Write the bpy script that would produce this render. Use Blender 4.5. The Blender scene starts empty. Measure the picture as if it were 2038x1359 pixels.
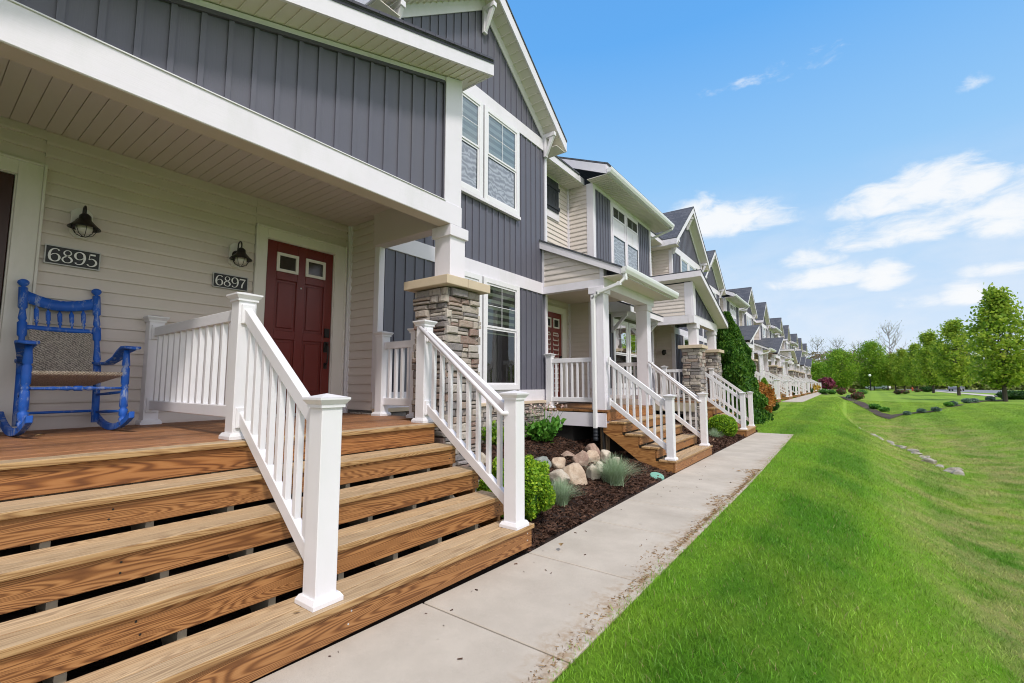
import bpy, bmesh, math, random
import numpy as np
from mathutils import Vector, Matrix, noise as mnoise
random.seed(7); rng=np.random.default_rng(11)
S=bpy.context.scene; COL=S.collection
R=math.radians
# ------------------------------------------------------------------ materials
MATS={}
class NT:
    def __init__(s,name):
        s.m=bpy.data.materials.new(name); s.m.use_nodes=True; s.t=s.m.node_tree; s.t.nodes.clear()
        s.out=s.n('ShaderNodeOutputMaterial'); MATS[name]=s.m
    def n(s,typ,**k):
        nd=s.t.nodes.new(typ)
        for a,v in k.items(): setattr(nd,a,v)
        return nd
    def l(s,a,b): s.t.links.new(a,b)
    def val(s,sock,v):
        if isinstance(v,bpy.types.NodeSocket): s.l(v,sock)
        else: sock.default_value=v
    def math(s,op,a,b=0.0,c=None,clamp=False):
        nd=s.n('ShaderNodeMath',operation=op,use_clamp=clamp); s.val(nd.inputs[0],a); s.val(nd.inputs[1],b)
        if c is not None: s.val(nd.inputs[2],c)
        return nd.outputs[0]
    def coord(s,scale=(1,1,1),kind='Object'):
        tc=s.n('ShaderNodeTexCoord'); mp=s.n('ShaderNodeMapping'); s.l(tc.outputs[kind],mp.inputs[0]); mp.inputs['Scale'].default_value=scale
        return mp.outputs[0]
    def world(s,scale=(1,1,1)):
        g=s.n('ShaderNodeNewGeometry'); mp=s.n('ShaderNodeMapping'); s.l(g.outputs['Position'],mp.inputs[0]); mp.inputs['Scale'].default_value=scale
        return mp.outputs[0]
    def noise(s,vec,scale=5,detail=4,rough=.55,dist=0,w=None):
        nd=s.n('ShaderNodeTexNoise'); 
        if w is not None: nd.noise_dimensions='4D'; s.val(nd.inputs['W'],w)
        s.l(vec,nd.inputs['Vector']); nd.inputs['Scale'].default_value=scale; nd.inputs['Detail'].default_value=detail
        nd.inputs['Roughness'].default_value=rough; nd.inputs['Distortion'].default_value=dist
        return nd.outputs[0]
    def island(s): return s.n('ShaderNodeNewGeometry').outputs['Random Per Island']
    def ramp(s,fac,stops,interp='LINEAR'):
        nd=s.n('ShaderNodeValToRGB'); cr=nd.color_ramp; cr.interpolation=interp
        while len(cr.elements)<len(stops): cr.elements.new(.5)
        for e,(p,c) in zip(cr.elements,stops): e.position=p; e.color=(*c,1) if len(c)==3 else c
        s.l(fac,nd.inputs[0]); return nd.outputs[0]
    def mix(s,f,a,b,blend='MIX'):
        nd=s.n('ShaderNodeMix',data_type='RGBA',blend_type=blend); s.val(nd.inputs[0],f)
        for so,v in ((nd.inputs[6],a),(nd.inputs[7],b)):
            if isinstance(v,bpy.types.NodeSocket): s.l(v,so)
            else: so.default_value=(*v,1)
        return nd.outputs[2]
    def bump(s,h,strength=.3,dist=.01):
        nd=s.n('ShaderNodeBump'); s.l(h,nd.inputs['Height']); nd.inputs['Strength'].default_value=strength; nd.inputs['Distance'].default_value=dist
        return nd.outputs[0]
    def pbr(s,col,rough=.6,normal=None,metal=0,spec=.5,**k):
        b=s.n('ShaderNodeBsdfPrincipled')
        if isinstance(col,bpy.types.NodeSocket): s.l(col,b.inputs['Base Color'])
        else: b.inputs['Base Color'].default_value=(*col,1)
        s.val(b.inputs['Roughness'],rough); b.inputs['Metallic'].default_value=metal; b.inputs['Specular IOR Level'].default_value=spec
        if normal is not None: s.l(normal,b.inputs['Normal'])
        s.l(b.outputs[0],s.out.inputs[0]); return b

def m_paint(name,col,var=.06,rough=.55,grain=None,bs=.15,dirt=None):
    t=NT(name); c=t.world(); n=t.noise(c,2.5,5); n2=t.noise(c,60,3)
    dk=tuple(x*(1-var*2) for x in col)
    cc=t.mix(t.math('MULTIPLY',n,.9),dk,col)
    if dirt: cc=t.mix(t.math('MULTIPLY',t.ramp(t.noise(t.world((1,1,.35)),1.7,6,.7),[(.5,(0,0,0)),(.75,(1,1,1))]),.5),cc,dirt)
    h=n2
    if grain=='z': h=t.noise(t.world((90,90,3)),1,4)
    if grain=='y': h=t.noise(t.world((60,3,90)),1,4,.6,.8)
    t.pbr(cc,rough,t.bump(h,bs,.004)); return t.m
m_paint('white_trim',(.78,.75,.82),.05,.45,'y',.2,(.55,.56,.55))
m_paint('white_vinyl',(.80,.79,.83),.05,.35,None,.05,(.68,.69,.68))
m_paint('charcoal',(.120,.120,.158),.08,.5,'z',.15,(.12,.115,.135))
m_paint('charcoal_dark',(.07,.067,.088),.05,.55)
m_paint('beige_siding',(.69,.625,.585),.06,.5,'y',.12,(.60,.53,.48))
m_paint('soffit',(.74,.69,.63),.04,.5,None,.05)
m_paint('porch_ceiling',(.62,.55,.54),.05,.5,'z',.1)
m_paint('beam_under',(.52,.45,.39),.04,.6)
m_paint('cream_trim',(.80,.77,.74),.05,.5,'z',.12,(.5,.5,.42))
m_paint('red_door',(.165,.022,.017),.08,.35,'z',.06)
m_paint('door_light_glass',(.10,.085,.075),.5,.08)
m_paint('dark_door',(.045,.014,.010),.1,.4,'z',.06)
m_paint('red_door_far',(.20,.028,.02),.08,.4,'z',.06)
m_paint('black_metal',(.012,.011,.011),.2,.4)
m_paint('shutter',(.018,.023,.032),.1,.5)
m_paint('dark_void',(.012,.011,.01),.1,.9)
m_paint('concrete_foundation',(.16,.15,.14),.1,.9)
m_paint('cap_stone',(.66,.54,.40),.12,.8,None,.3,(.45,.38,.3))
m_paint('gutter_white',(.78,.79,.80),.02,.3)
m_paint('sign_black',(.016,.018,.022),.05,.5)
m_paint('sign_silver',(.55,.55,.55),.1,.4)
m_paint('numeral',(.82,.82,.82),.02,.5)
m_paint('lamp_globe',(.62,.60,.55),.02,.2)
m_paint('hydrant_red',(.6,.09,.03),.1,.5)
m_paint('green_plastic',(.19,.42,.33),.1,.5)
m_paint('blind',(.62,.66,.66),.04,.6)
m_paint('dark_room',(.02,.021,.022),.2,.9)
m_paint('curtain',(.23,.23,.26),.2,.8)
m_paint('car_white',(.75,.76,.78),.02,.25)
m_paint('car_silver',(.22,.24,.28),.04,.25)
m_paint('car_glass',(.02,.025,.03),.05,.08)
m_paint('tyre',(.012,.012,.012),.1,.8)
m_paint('globe_light',(.85,.87,.85),.02,.2)
m_paint('timber_block',(.46,.40,.30),.1,.7)

def m_glass(name,refl=.22,tint=(.8,.85,.85)):
    t=NT(name); tr=t.n('ShaderNodeBsdfTransparent'); tr.inputs[0].default_value=(*tint,1)
    gl=t.n('ShaderNodeBsdfGlossy'); gl.inputs['Roughness'].default_value=.02
    fr=t.n('ShaderNodeFresnel'); fr.inputs[0].default_value=1.5
    f=t.math('ADD',fr.outputs[0],refl,clamp=True)
    nz=t.noise(t.world(),3,2); t.l(t.bump(nz,.08,.02),gl.inputs['Normal'])
    mx=t.n('ShaderNodeMixShader'); t.l(f,mx.inputs[0]); t.l(tr.outputs[0],mx.inputs[1]); t.l(gl.outputs[0],mx.inputs[2]); t.l(mx.outputs[0],t.out.inputs[0])
m_glass('glass',.16,(.92,.95,.95)); m_glass('glass_dark',.08,(.75,.78,.76))
def m_screen():
    t=NT('insect_screen'); c=t.world((1,1.6,2.2)); n=t.noise(c,2.6,2,.45,.8); sp=t.n('ShaderNodeSeparateXYZ'); t.l(t.world(),sp.inputs[0])
    w=t.math('SINE',t.math('ADD',t.math('MULTIPLY',sp.outputs[2],62),t.math('MULTIPLY',n,20))); f=t.math('MULTIPLY_ADD',w,.5,.5)
    col=t.ramp(f,[(0,(.20,.215,.26)),(.5,(.28,.30,.355)),(1,(.38,.41,.48))]); t.pbr(col,.35,spec=.7)
m_screen()
def m_zebra():
    t=NT('zebra_shade'); c=t.world(); sep=t.n('ShaderNodeSeparateXYZ'); t.l(c,sep.inputs[0])
    f=t.math('FRACT',t.math('MULTIPLY',sep.outputs[2],7.2)); g=t.math('GREATER_THAN',f,.5)
    gr=t.noise(t.world(),.8,2)
    a=t.mix(gr,(.50,.53,.55),(.62,.66,.68)); b=t.mix(gr,(.80,.84,.86),(.9,.93,.95)); t.pbr(t.mix(g,a,b),.5)
    t=NT('zebra_shade_green'); c=t.world(); sep=t.n('ShaderNodeSeparateXYZ'); t.l(c,sep.inputs[0])
    f=t.math('FRACT',t.math('MULTIPLY',sep.outputs[2],8.5)); g=t.math('GREATER_THAN',f,.52)
    t.pbr(t.mix(g,(.055,.07,.05),(.52,.57,.46)),.6)
m_zebra()
def m_wood(name,light,mid,dark,axis='y',weather=None,kn=1.0):
    t=NT(name); isl=t.island()
    al,ac=.50,9.0
    sc={'y':(ac,al,ac),'x':(al,ac,ac),'z':(ac,ac,al)}[axis]
    c=t.world(sc); w=t.math('MULTIPLY',isl,37.0)
    n=t.noise(c,.9,2,.5,.6,w)
    ks={'y':(5.5,1.15,5.5),'x':(1.15,5.5,5.5),'z':(5.5,5.5,1.15)}[axis]
    vo=t.n('ShaderNodeTexVoronoi',voronoi_dimensions='4D'); t.l(t.world(ks),vo.inputs['Vector']); t.l(w,vo.inputs['W']); vo.inputs['Scale'].default_value=.62
    d=vo.outputs['Distance']; k=t.math('MULTIPLY',t.math('POWER',2.718,t.math('MULTIPLY',t.math('MULTIPLY',d,d),-22.0)),.34*kn)
    n=t.math('ADD',n,k)
    ring=t.math('SINE',t.math('MULTIPLY',n,t.math('MULTIPLY_ADD',isl,130.0,135.0))); rf=t.math('MULTIPLY_ADD',ring,.5,.5)
    fs={'y':(150,2.2,150),'x':(2.2,150,150),'z':(150,150,2.2)}[axis]
    fine=t.noise(t.world(fs),1,3,.6)
    rf=t.math('POWER',rf,1.7); f=t.math('ADD',t.math('MULTIPLY',rf,.60),t.math('MULTIPLY',fine,.5),clamp=True)
    col=t.ramp(f,[(.15,light),(.5,mid),(.95,dark)])
    big=t.noise(t.world(tuple(q*.35 for q in sc)),1.3,3,.5,0,w)
    col=t.mix(t.math('MULTIPLY',t.ramp(big,[(.42,(0,0,0)),(.75,(1,1,1))]),.35),col,dark)
    hue=t.math('MULTIPLY_ADD',isl,.5,.72); vm=t.n('ShaderNodeVectorMath',operation='SCALE'); t.l(col,vm.inputs[0]); t.l(hue,vm.inputs['Scale']); col=vm.outputs[0]
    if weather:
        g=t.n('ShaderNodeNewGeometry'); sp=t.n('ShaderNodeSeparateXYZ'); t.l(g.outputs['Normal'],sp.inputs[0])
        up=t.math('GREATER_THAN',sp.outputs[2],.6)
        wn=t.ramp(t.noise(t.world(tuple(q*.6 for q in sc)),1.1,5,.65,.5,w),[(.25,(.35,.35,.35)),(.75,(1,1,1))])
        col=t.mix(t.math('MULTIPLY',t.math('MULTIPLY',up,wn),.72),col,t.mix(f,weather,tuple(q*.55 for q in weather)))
    # knots
    kd=t.ramp(d,[(.03,(1,1,1)),(.085,(0,0,0))]); col=t.mix(t.math('MULTIPLY',kd,.8*kn),col,tuple(q*.35 for q in dark))
    h=t.math('ADD',t.math('MULTIPLY',f,.7),fine)
    t.pbr(col,.55,t.bump(h,.35,.002),spec=.35)
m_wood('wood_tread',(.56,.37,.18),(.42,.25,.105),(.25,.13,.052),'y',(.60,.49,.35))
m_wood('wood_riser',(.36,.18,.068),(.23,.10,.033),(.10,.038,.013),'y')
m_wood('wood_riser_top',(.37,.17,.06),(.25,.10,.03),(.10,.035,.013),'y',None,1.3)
m_wood('wood_deck',(.38,.19,.09),(.27,.12,.052),(.14,.06,.028),'y',None,.5)
m_wood('wood_stringer',(.48,.25,.09),(.36,.165,.05),(.17,.065,.02),'x',None,.7)
m_wood('wood_post',(.34,.25,.16),(.25,.17,.1),(.13,.09,.05),'z')
def m_chair():
    t=NT('blue_chair_paint'); c=t.world(); n=t.noise(t.world((1,1,.3)),28,6,.7); a=t.ramp(n,[(.52,(0,0,0)),(.60,(1,1,1))])
    ed=t.noise(c,5,2); m=t.math('MULTIPLY',a,t.ramp(ed,[(.42,(0,0,0)),(.55,(1,1,1))]))
    col=t.mix(t.math('MULTIPLY',m,.6),t.mix(t.noise(c,9,3),(.006,.075,.40),(.015,.14,.62)),(.42,.48,.55)); t.pbr(col,.55,t.bump(n,.3,.002))
    for nm,ca,cb,sc in (('woven_back',(.09,.075,.065),(.50,.44,.38),95),('woven_seat',(.20,.14,.10),(.70,.60,.47),110)):
        t=NT(nm); w=t.n('ShaderNodeTexWave',wave_type='BANDS',bands_direction='DIAGONAL'); t.l(t.coord((1,1,1.6)),w.inputs[0]); w.inputs['Scale'].default_value=sc/4; w.inputs['Distortion'].default_value=6; w.inputs['Detail'].default_value=3; w.inputs['Detail Scale'].default_value=3
        n=t.noise(t.coord(),120,4,.7); f=t.math('MULTIPLY_ADD',w.outputs[1],.6,t.math('MULTIPLY',n,.5))
        t.pbr(t.ramp(f,[(.2,ca),(.85,cb)]),.7,t.bump(f,.9,.004))
m_chair()
def m_stone():
    t=NT('ledge_stone'); isl=t.island(); c=t.coord()
    base=t.ramp(isl,[(0,(.20,.165,.15)),(.13,(.36,.31,.27)),(.26,(.115,.105,.12)),(.38,(.45,.40,.35)),(.48,(.20,.18,.19)),(.58,(.27,.19,.15)),(.67,(.38,.34,.31)),(.77,(.17,.085,.065)),(.85,(.30,.26,.24)),(.92,(.13,.11,.115)),(1,(.24,.13,.10))],'CONSTANT')
    n=t.noise(c,26,7,.7,.4,t.math('MULTIPLY',isl,20)); col=t.mix(t.ramp(n,[(.3,(1,1,1)),(.7,(0,0,0))]),base,t.mix(.5,base,(.55,.50,.45)))
    col=t.mix(t.math('MULTIPLY',t.ramp(n,[(.3,(1,1,1)),(.5,(0,0,0))]),.6),col,(.10,.085,.08))
    t.pbr(col,.85,t.bump(t.noise(c,34,8,.7),.8,.012))
m_stone(); m_paint('mortar',(.07,.062,.055),.2,.95)
def m_boulder(name,a,b,c3):
    t=NT(name); c=t.coord(); n=t.noise(c,5,8,.65,.6); n2=t.noise(c,22,6,.7)
    col=t.ramp(n,[(.3,a),(.5,b),(.68,c3)]); col=t.mix(t.math('MULTIPLY',n2,.35),col,(.16,.12,.1)); t.pbr(col,.9,t.bump(t.noise(c,14,10,.78),1.0,.035))
m_boulder('boulder_tan',(.42,.30,.22),(.64,.50,.37),(.74,.64,.52)); m_boulder('boulder_pink',(.30,.19,.15),(.47,.33,.26),(.58,.47,.38)); m_boulder('boulder_gray',(.15,.19,.17),(.27,.31,.29),(.42,.44,.40)); m_boulder('boulder_cream',(.50,.42,.33),(.68,.61,.50),(.76,.70,.60))
m_boulder('swale_stone',(.25,.22,.18),(.42,.39,.34),(.58,.55,.50))
def m_shingle():
    t=NT('shingle'); tc=t.n('ShaderNodeTexCoord'); uv=tc.outputs['UV']; br=t.n('ShaderNodeTexBrick'); t.l(uv,br.inputs[0]); br.inputs['Scale'].default_value=1; br.inputs['Brick Width'].default_value=.33; br.inputs['Row Height'].default_value=.14
    br.inputs['Mortar Size'].default_value=.012; br.inputs['Color1'].default_value=(.035,.042,.062,1); br.inputs['Color2'].default_value=(.10,.105,.125,1); br.inputs['Mortar'].default_value=(.012,.014,.02,1); br.inputs['Bias'].default_value=-.1
    n=t.noise(t.world(),1.5,5); n2=t.noise(t.world(),45,3); col=t.mix(t.math('MULTIPLY',n,.5),br.outputs[0],(.045,.05,.068)); col=t.mix(t.math('MULTIPLY',n2,.4),col,(.13,.135,.15))
    t.pbr(col,.9,t.bump(br.outputs[0],.5,.02))
m_shingle()
def m_concrete():
    t=NT('concrete_walk'); c=t.world(); a=t.noise(c,1.6,6,.65); b=t.noise(c,260,3,.7); s2=t.noise(c,42,5,.75)
    col=t.ramp(a,[(.3,(.40,.355,.30)),(.6,(.50,.45,.385)),(.8,(.57,.52,.45))])
    col=t.mix(t.math('MULTIPLY',t.ramp(b,[(.38,(1,1,1)),(.5,(0,0,0))]),.28),col,(.22,.18,.15)); col=t.mix(t.math('MULTIPLY',t.ramp(s2,[(.6,(0,0,0)),(.68,(1,1,1))]),.25),col,(.62,.58,.54))
    # brown soil stain by the lawn edge (world x)
    sep=t.n('ShaderNodeSeparateXYZ'); t.l(c,sep.inputs[0]); ex=t.math('MULTIPLY_ADD',sep.outputs[1],.0145,sep.outputs[0]); ex=t.math('ADD',ex,t.math('MULTIPLY_ADD',t.noise(c,1.5,6,.75),.7,-.35))
    f=t.ramp(t.math('MULTIPLY_ADD',ex,2.2,3.05),[(.0,(0,0,0)),(.45,(1,1,1))]); sp=t.ramp(t.noise(c,13,7,.75),[(.44,(0,0,0)),(.58,(1,1,1))])
    col=t.mix(t.math('MULTIPLY',t.math('MULTIPLY',f,sp),.75),col,(.29,.19,.10))
    t.pbr(col,.85,t.bump(b,.25,.003))
    t=NT('asphalt'); c=t.world(); t.pbr(t.mix(t.noise(c,1,4),(.17,.175,.19),(.25,.255,.27)),.9,t.bump(t.noise(c,80,2),.3,.01))
    t=NT('far_path'); t.pbr(t.mix(t.noise(t.world(),1,4),(.46,.42,.37),(.55,.51,.46)),.9)
m_concrete()
def lawn_color(t,c):
    sep=t.n('ShaderNodeSeparateXYZ'); t.l(c,sep.inputs[0])
    u=t.math('MULTIPLY_ADD',sep.outputs[1],-.035,sep.outputs[0]); u=t.math('ADD',u,t.math('MULTIPLY',t.noise(c,.5,2),.35))
    st=t.math('MULTIPLY_ADD',t.math('SINE',t.math('MULTIPLY',u,3.9)),.5,.5); st=t.ramp(st,[(.3,(0,0,0)),(.7,(1,1,1))])
    a=t.noise(c,.45,5,.6); b=t.noise(c,3.2,5,.7)
    col=t.mix(t.math('MULTIPLY',st,.75),(.085,.225,.014),(.17,.35,.024))
    col=t.mix(t.ramp(a,[(.42,(0,0,0)),(.75,(.8,.8,.8))]),col,(.29,.40,.045))
    col=t.mix(t.math('MULTIPLY',t.ramp(b,[(.5,(0,0,0)),(.8,(1,1,1))]),.5),col,(.05,.155,.012))
    # paler, drier growth on far ground and in the swale
    fy=t.ramp(t.math('MULTIPLY',sep.outputs[1],.02),[(.12,(0,0,0)),(.8,(1,1,1))]); col=t.mix(t.math('MULTIPLY',fy,.35),col,(.40,.48,.10))
    sw=t.ramp(t.math('MULTIPLY_ADD',sep.outputs[2],-1.6,-.6),[(0,(0,0,0)),(.5,(1,1,1))]); dn=t.ramp(t.noise(c,1.1,6,.75),[(.42,(0,0,0)),(.62,(1,1,1))])
    col=t.mix(t.math('MULTIPLY',t.math('MULTIPLY',sw,dn),.7),col,(.46,.38,.18))
    return col
def m_lawn():
    t=NT('lawn'); c=t.world(); col=lawn_color(t,c)
    # mottling + bed soil left of the walk
    f=t.noise(c,55,5,.8); col=t.mix(t.math('MULTIPLY',t.ramp(f,[(.35,(1,1,1)),(.6,(0,0,0))]),.45),col,(.04,.11,.008))
    t.pbr(col,.9,t.bump(t.noise(c,90,4,.8),.8,.03),spec=.1)
    t=NT('grass_blade'); c=t.world(); col=lawn_color(t,c); isl=t.island()
    vm=t.n('ShaderNodeVectorMath',operation='SCALE'); t.l(col,vm.inputs[0]); t.l(t.math('MULTIPLY_ADD',isl,1.1,.75),vm.inputs['Scale'])
    col=t.mix(t.math('GREATER_THAN',isl,.965),vm.outputs[0],(.34,.32,.13))
    d=t.n('ShaderNodeBsdfPrincipled'); t.l(col,d.inputs['Base Color']); d.inputs['Roughness'].default_value=.45; d.inputs['Specular IOR Level'].default_value=.3
    tr=t.n('ShaderNodeBsdfTranslucent'); t.l(col,tr.inputs[0]); mx=t.n('ShaderNodeMixShader'); mx.inputs[0].default_value=.35; t.l(d.outputs[0],mx.inputs[1]); t.l(tr.outputs[0],mx.inputs[2]); t.l(mx.outputs[0],t.out.inputs[0])
m_lawn()
def m_leaf(name,stops,tl=.35,rough=.5):
    t=NT(name); isl=t.island(); n=t.noise(t.world(),.9,3); f=t.math('ADD',t.math('MULTIPLY',isl,.65),t.math('MULTIPLY_ADD',n,.9,-.28),clamp=True)
    col=t.ramp(f,stops); d=t.n('ShaderNodeBsdfPrincipled'); t.l(col,d.inputs['Base Color']); d.inputs['Roughness'].default_value=rough; d.inputs['Specular IOR Level'].default_value=.25
    tr=t.n('ShaderNodeBsdfTranslucent'); t.l(col,tr.inputs[0]); mx=t.n('ShaderNodeMixShader'); mx.inputs[0].default_value=tl; t.l(d.outputs[0],mx.inputs[1]); t.l(tr.outputs[0],mx.inputs[2]); t.l(mx.outputs[0],t.out.inputs[0])
m_leaf('leaf_pear',[(0,(.07,.17,.02)),(.35,(.25,.39,.04)),(.75,(.44,.55,.065)),(1,(.62,.62,.12))],.55)
m_leaf('leaf_maple',[(0,(.08,.19,.018)),(.5,(.22,.40,.035)),(1,(.46,.58,.07))],.5)
m_leaf('leaf_wood',[(0,(.12,.17,.05)),(.5,(.30,.36,.10)),(1,(.48,.48,.18))],.45)
m_leaf('leaf_brown',[(0,(.15,.12,.07)),(.5,(.28,.21,.13)),(1,(.42,.32,.2))],.45)
m_leaf('leaf_box',[(0,(.05,.15,.012)),(.4,(.16,.34,.02)),(.75,(.38,.54,.035)),(1,(.58,.66,.06))])
m_leaf('leaf_arbor',[(0,(.014,.058,.008)),(.5,(.05,.15,.018)),(1,(.19,.34,.04))],.3)
m_leaf('leaf_orange',[(0,(.20,.12,.03)),(.5,(.48,.20,.045)),(1,(.66,.36,.10))])
m_leaf('leaf_red',[(0,(.06,.02,.02)),(.5,(.16,.045,.045)),(1,(.26,.09,.07))],.2)
m_leaf('leaf_gold',[(0,(.22,.13,.01)),(.5,(.42,.26,.02)),(1,(.55,.38,.04))],.2)
m_leaf('leaf_magenta',[(0,(.12,.02,.045)),(.5,(.24,.05,.09)),(1,(.36,.10,.15))],.2)
m_leaf('leaf_green',[(0,(.03,.12,.012)),(.5,(.09,.27,.03)),(1,(.20,.43,.06))],.3)
m_leaf('leaf_dark',[(0,(.01,.04,.008)),(.5,(.025,.08,.012)),(1,(.06,.14,.025))],.2)
m_leaf('leaf_fescue',[(0,(.22,.32,.16)),(.5,(.40,.52,.34)),(1,(.66,.76,.60))],.3)
m_leaf('leaf_bluegray',[(0,(.07,.13,.09)),(.5,(.13,.21,.16)),(1,(.24,.33,.27))],.2)
m_leaf('petal',[(0,(.55,.33,.30)),(.5,(.70,.55,.50)),(1,(.8,.72,.68))],.3)
m_leaf('dry_leaf',[(0,(.16,.09,.04)),(.5,(.30,.19,.09)),(1,(.45,.33,.18))],.2)
m_leaf('mulch_chip',[(0,(.020,.010,.007)),(.4,(.055,.027,.017)),(.8,(.11,.058,.038)),(.93,(.20,.12,.08)),(1,(.38,.28,.19))],0,.8)
m_paint('bed_soil',(.13,.085,.065),.5,.95,None,.9)
m_paint('mulch_base',(.035,.018,.012),.4,.95,None,.9)
m_paint('bark',(.10,.082,.066),.25,.9,'z',.8); m_paint('bark_pale',(.28,.25,.22),.25,.9)

# ------------------------------------------------------------------ mesh helpers
class MB:
    def __init__(s): s.v=[]; s.f=[]; s.mi=[]; s.uv={}; s.cur=0
    def add(s,vs,fs):
        o=len(s.v); s.v+= [tuple(v) for v in vs]; s.f+=[tuple(o+i for i in f) for f in fs]; s.mi+=[s.cur]*len(fs); return s
    def box(s,x0,x1,y0,y1,z0,z1):
        x0,x1=min(x0,x1),max(x0,x1); y0,y1=min(y0,y1),max(y0,y1); z0,z1=min(z0,z1),max(z0,z1)
        return s.add([(x0,y0,z0),(x1,y0,z0),(x1,y1,z0),(x0,y1,z0),(x0,y0,z1),(x1,y0,z1),(x1,y1,z1),(x0,y1,z1)],[(0,3,2,1),(4,5,6,7),(0,1,5,4),(1,2,6,5),(2,3,7,6),(3,0,4,7)])
    def prism(s,poly,ext):
        n=len(poly); e=Vector(ext); P=[Vector(p) for p in poly]
        return s.add([*P,*[p+e for p in P]],[tuple(range(n))[::-1],tuple(range(n,2*n))]+[(i,(i+1)%n,n+(i+1)%n,n+i) for i in range(n)])
    def bar(s,A,B,w,h):
        A=Vector(A);B=Vector(B);d=B-A; sd=Vector((-d.y,d.x,0)); 
        if sd.length<1e-6: sd=Vector((0,1,0))
        sd=sd.normalized()*w/2
        if abs(d.z)>.95*d.length: up=sd.cross(d).normalized()*h/2
        else: up=Vector((0,0,h/2))
        vs=[A-sd-up,A+sd-up,A+sd+up,A-sd+up,B-sd-up,B+sd-up,B+sd+up,B-sd+up]
        return s.add(vs,[(0,1,2,3),(7,6,5,4),(0,4,5,1),(1,5,6,2),(2,6,7,3),(3,7,4,0)])
    def tube(s,pts,r,n=8,cap=True):
        pts=[Vector(p) for p in pts]; rs=r if isinstance(r,(list,tuple)) else [r]*len(pts); vs=[];fs=[]
        prev=None
        for i,p in enumerate(pts):
            d=(pts[min(i+1,len(pts)-1)]-pts[max(i-1,0)]).normalized()
            a=prev if prev is not None else (Vector((0,0,1)) if abs(d.z)<.9 else Vector((1,0,0)))
            a=(a-d*a.dot(d)).normalized(); prev=a; b=d.cross(a)
            for k in range(n):
                t=2*math.pi*k/n; vs.append(p+(a*math.cos(t)+b*math.sin(t))*rs[i])
        for i in range(len(pts)-1):
            for k in range(n): k2=(k+1)%n; fs.append((i*n+k,i*n+k2,(i+1)*n+k2,(i+1)*n+k))
        if cap: fs.append(tuple(range(n))[::-1]); fs.append(tuple((len(pts)-1)*n+k for k in range(n)))
        return s.add(vs,fs)
    def lathe(s,prof,base,axis=(0,0,1),n=14):
        ax=Vector(axis).normalized(); a=Vector((1,0,0)) if abs(ax.x)<.9 else Vector((0,1,0)); a=(a-ax*a.dot(ax)).normalized(); b=ax.cross(a); B=Vector(base)
        vs=[];fs=[]
        for r,z in prof:
            for k in range(n): t=2*math.pi*k/n; vs.append(B+ax*z+(a*math.cos(t)+b*math.sin(t))*max(r,1e-4))
        for i in range(len(prof)-1):
            for k in range(n): k2=(k+1)%n; fs.append((i*n+k,i*n+k2,(i+1)*n+k2,(i+1)*n+k))
        fs.append(tuple(range(n))[::-1]); fs.append(tuple((len(prof)-1)*n+k for k in range(n)))
        return s.add(vs,fs)
    def quad(s,a,b,c,d): return s.add([a,b,c,d],[(0,1,2,3)])
    def build(s,name,mat,parent=None,bevel=0,smooth=False,uvslope=False,sharp=None):
        if not s.v: return None
        org=Vector(ORG.get(parent.name,(0,0,0))) if parent else Vector((0,0,0))
        me=bpy.data.meshes.new(name); me.from_pydata([(v[0]-org.x,v[1]-org.y,v[2]-org.z) for v in s.v],[],s.f)
        mats=mat if isinstance(mat,(list,tuple)) else [mat]
        for m in mats: me.materials.append(MATS[m])
        if len(mats)>1: me.polygons.foreach_set('material_index',s.mi)
        bm=bmesh.new(); bm.from_mesh(me); bmesh.ops.recalc_face_normals(bm,faces=bm.faces)
        if bevel: bmesh.ops.bevel(bm,geom=list(bm.edges),offset=bevel,segments=1 if bevel<.006 else 2,affect='EDGES',clamp_overlap=True,profile=.6)
        if uvslope:
            uvl=bm.loops.layers.uv.new('UVMap')
            for f in bm.faces:
                n=f.normal; h=Vector((-n.y,n.x,0)); h=h.normalized() if h.length>1e-4 else Vector((0,1,0)); u=n.cross(h)
                for lp in f.loops: lp[uvl].uv=(lp.vert.co.dot(h),lp.vert.co.dot(u))
        bm.to_mesh(me); bm.free()
        if smooth: me.polygons.foreach_set('use_smooth',[True]*len(me.polygons))
        o=bpy.data.objects.new(name,me); COL.objects.link(o)
        if parent: o.parent=parent; ORG[o.name]=tuple(org)
        else: ORG[o.name]=(0,0,0)
        return o
ORG={}
def root(name,loc,label,cat,group=None,kind=None):
    o=bpy.data.objects.new(name,None); o.empty_display_size=.2; COL.objects.link(o); o.location=loc; ORG[o.name]=tuple(loc)
    o['label']=label; o['category']=cat
    if group: o['group']=group
    if kind: o['kind']=kind
    return o
def tag(o,label=None,cat=None,group=None,kind=None):
    if label: o['label']=label
    if cat: o['category']=cat
    if group: o['group']=group
    if kind: o['kind']=kind
    return o
def rebase(o,loc):
    """move a single-mesh thing's origin to loc"""
    me=o.data; me.transform(Matrix.Translation([-c for c in loc])); o.location=loc; return o
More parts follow.
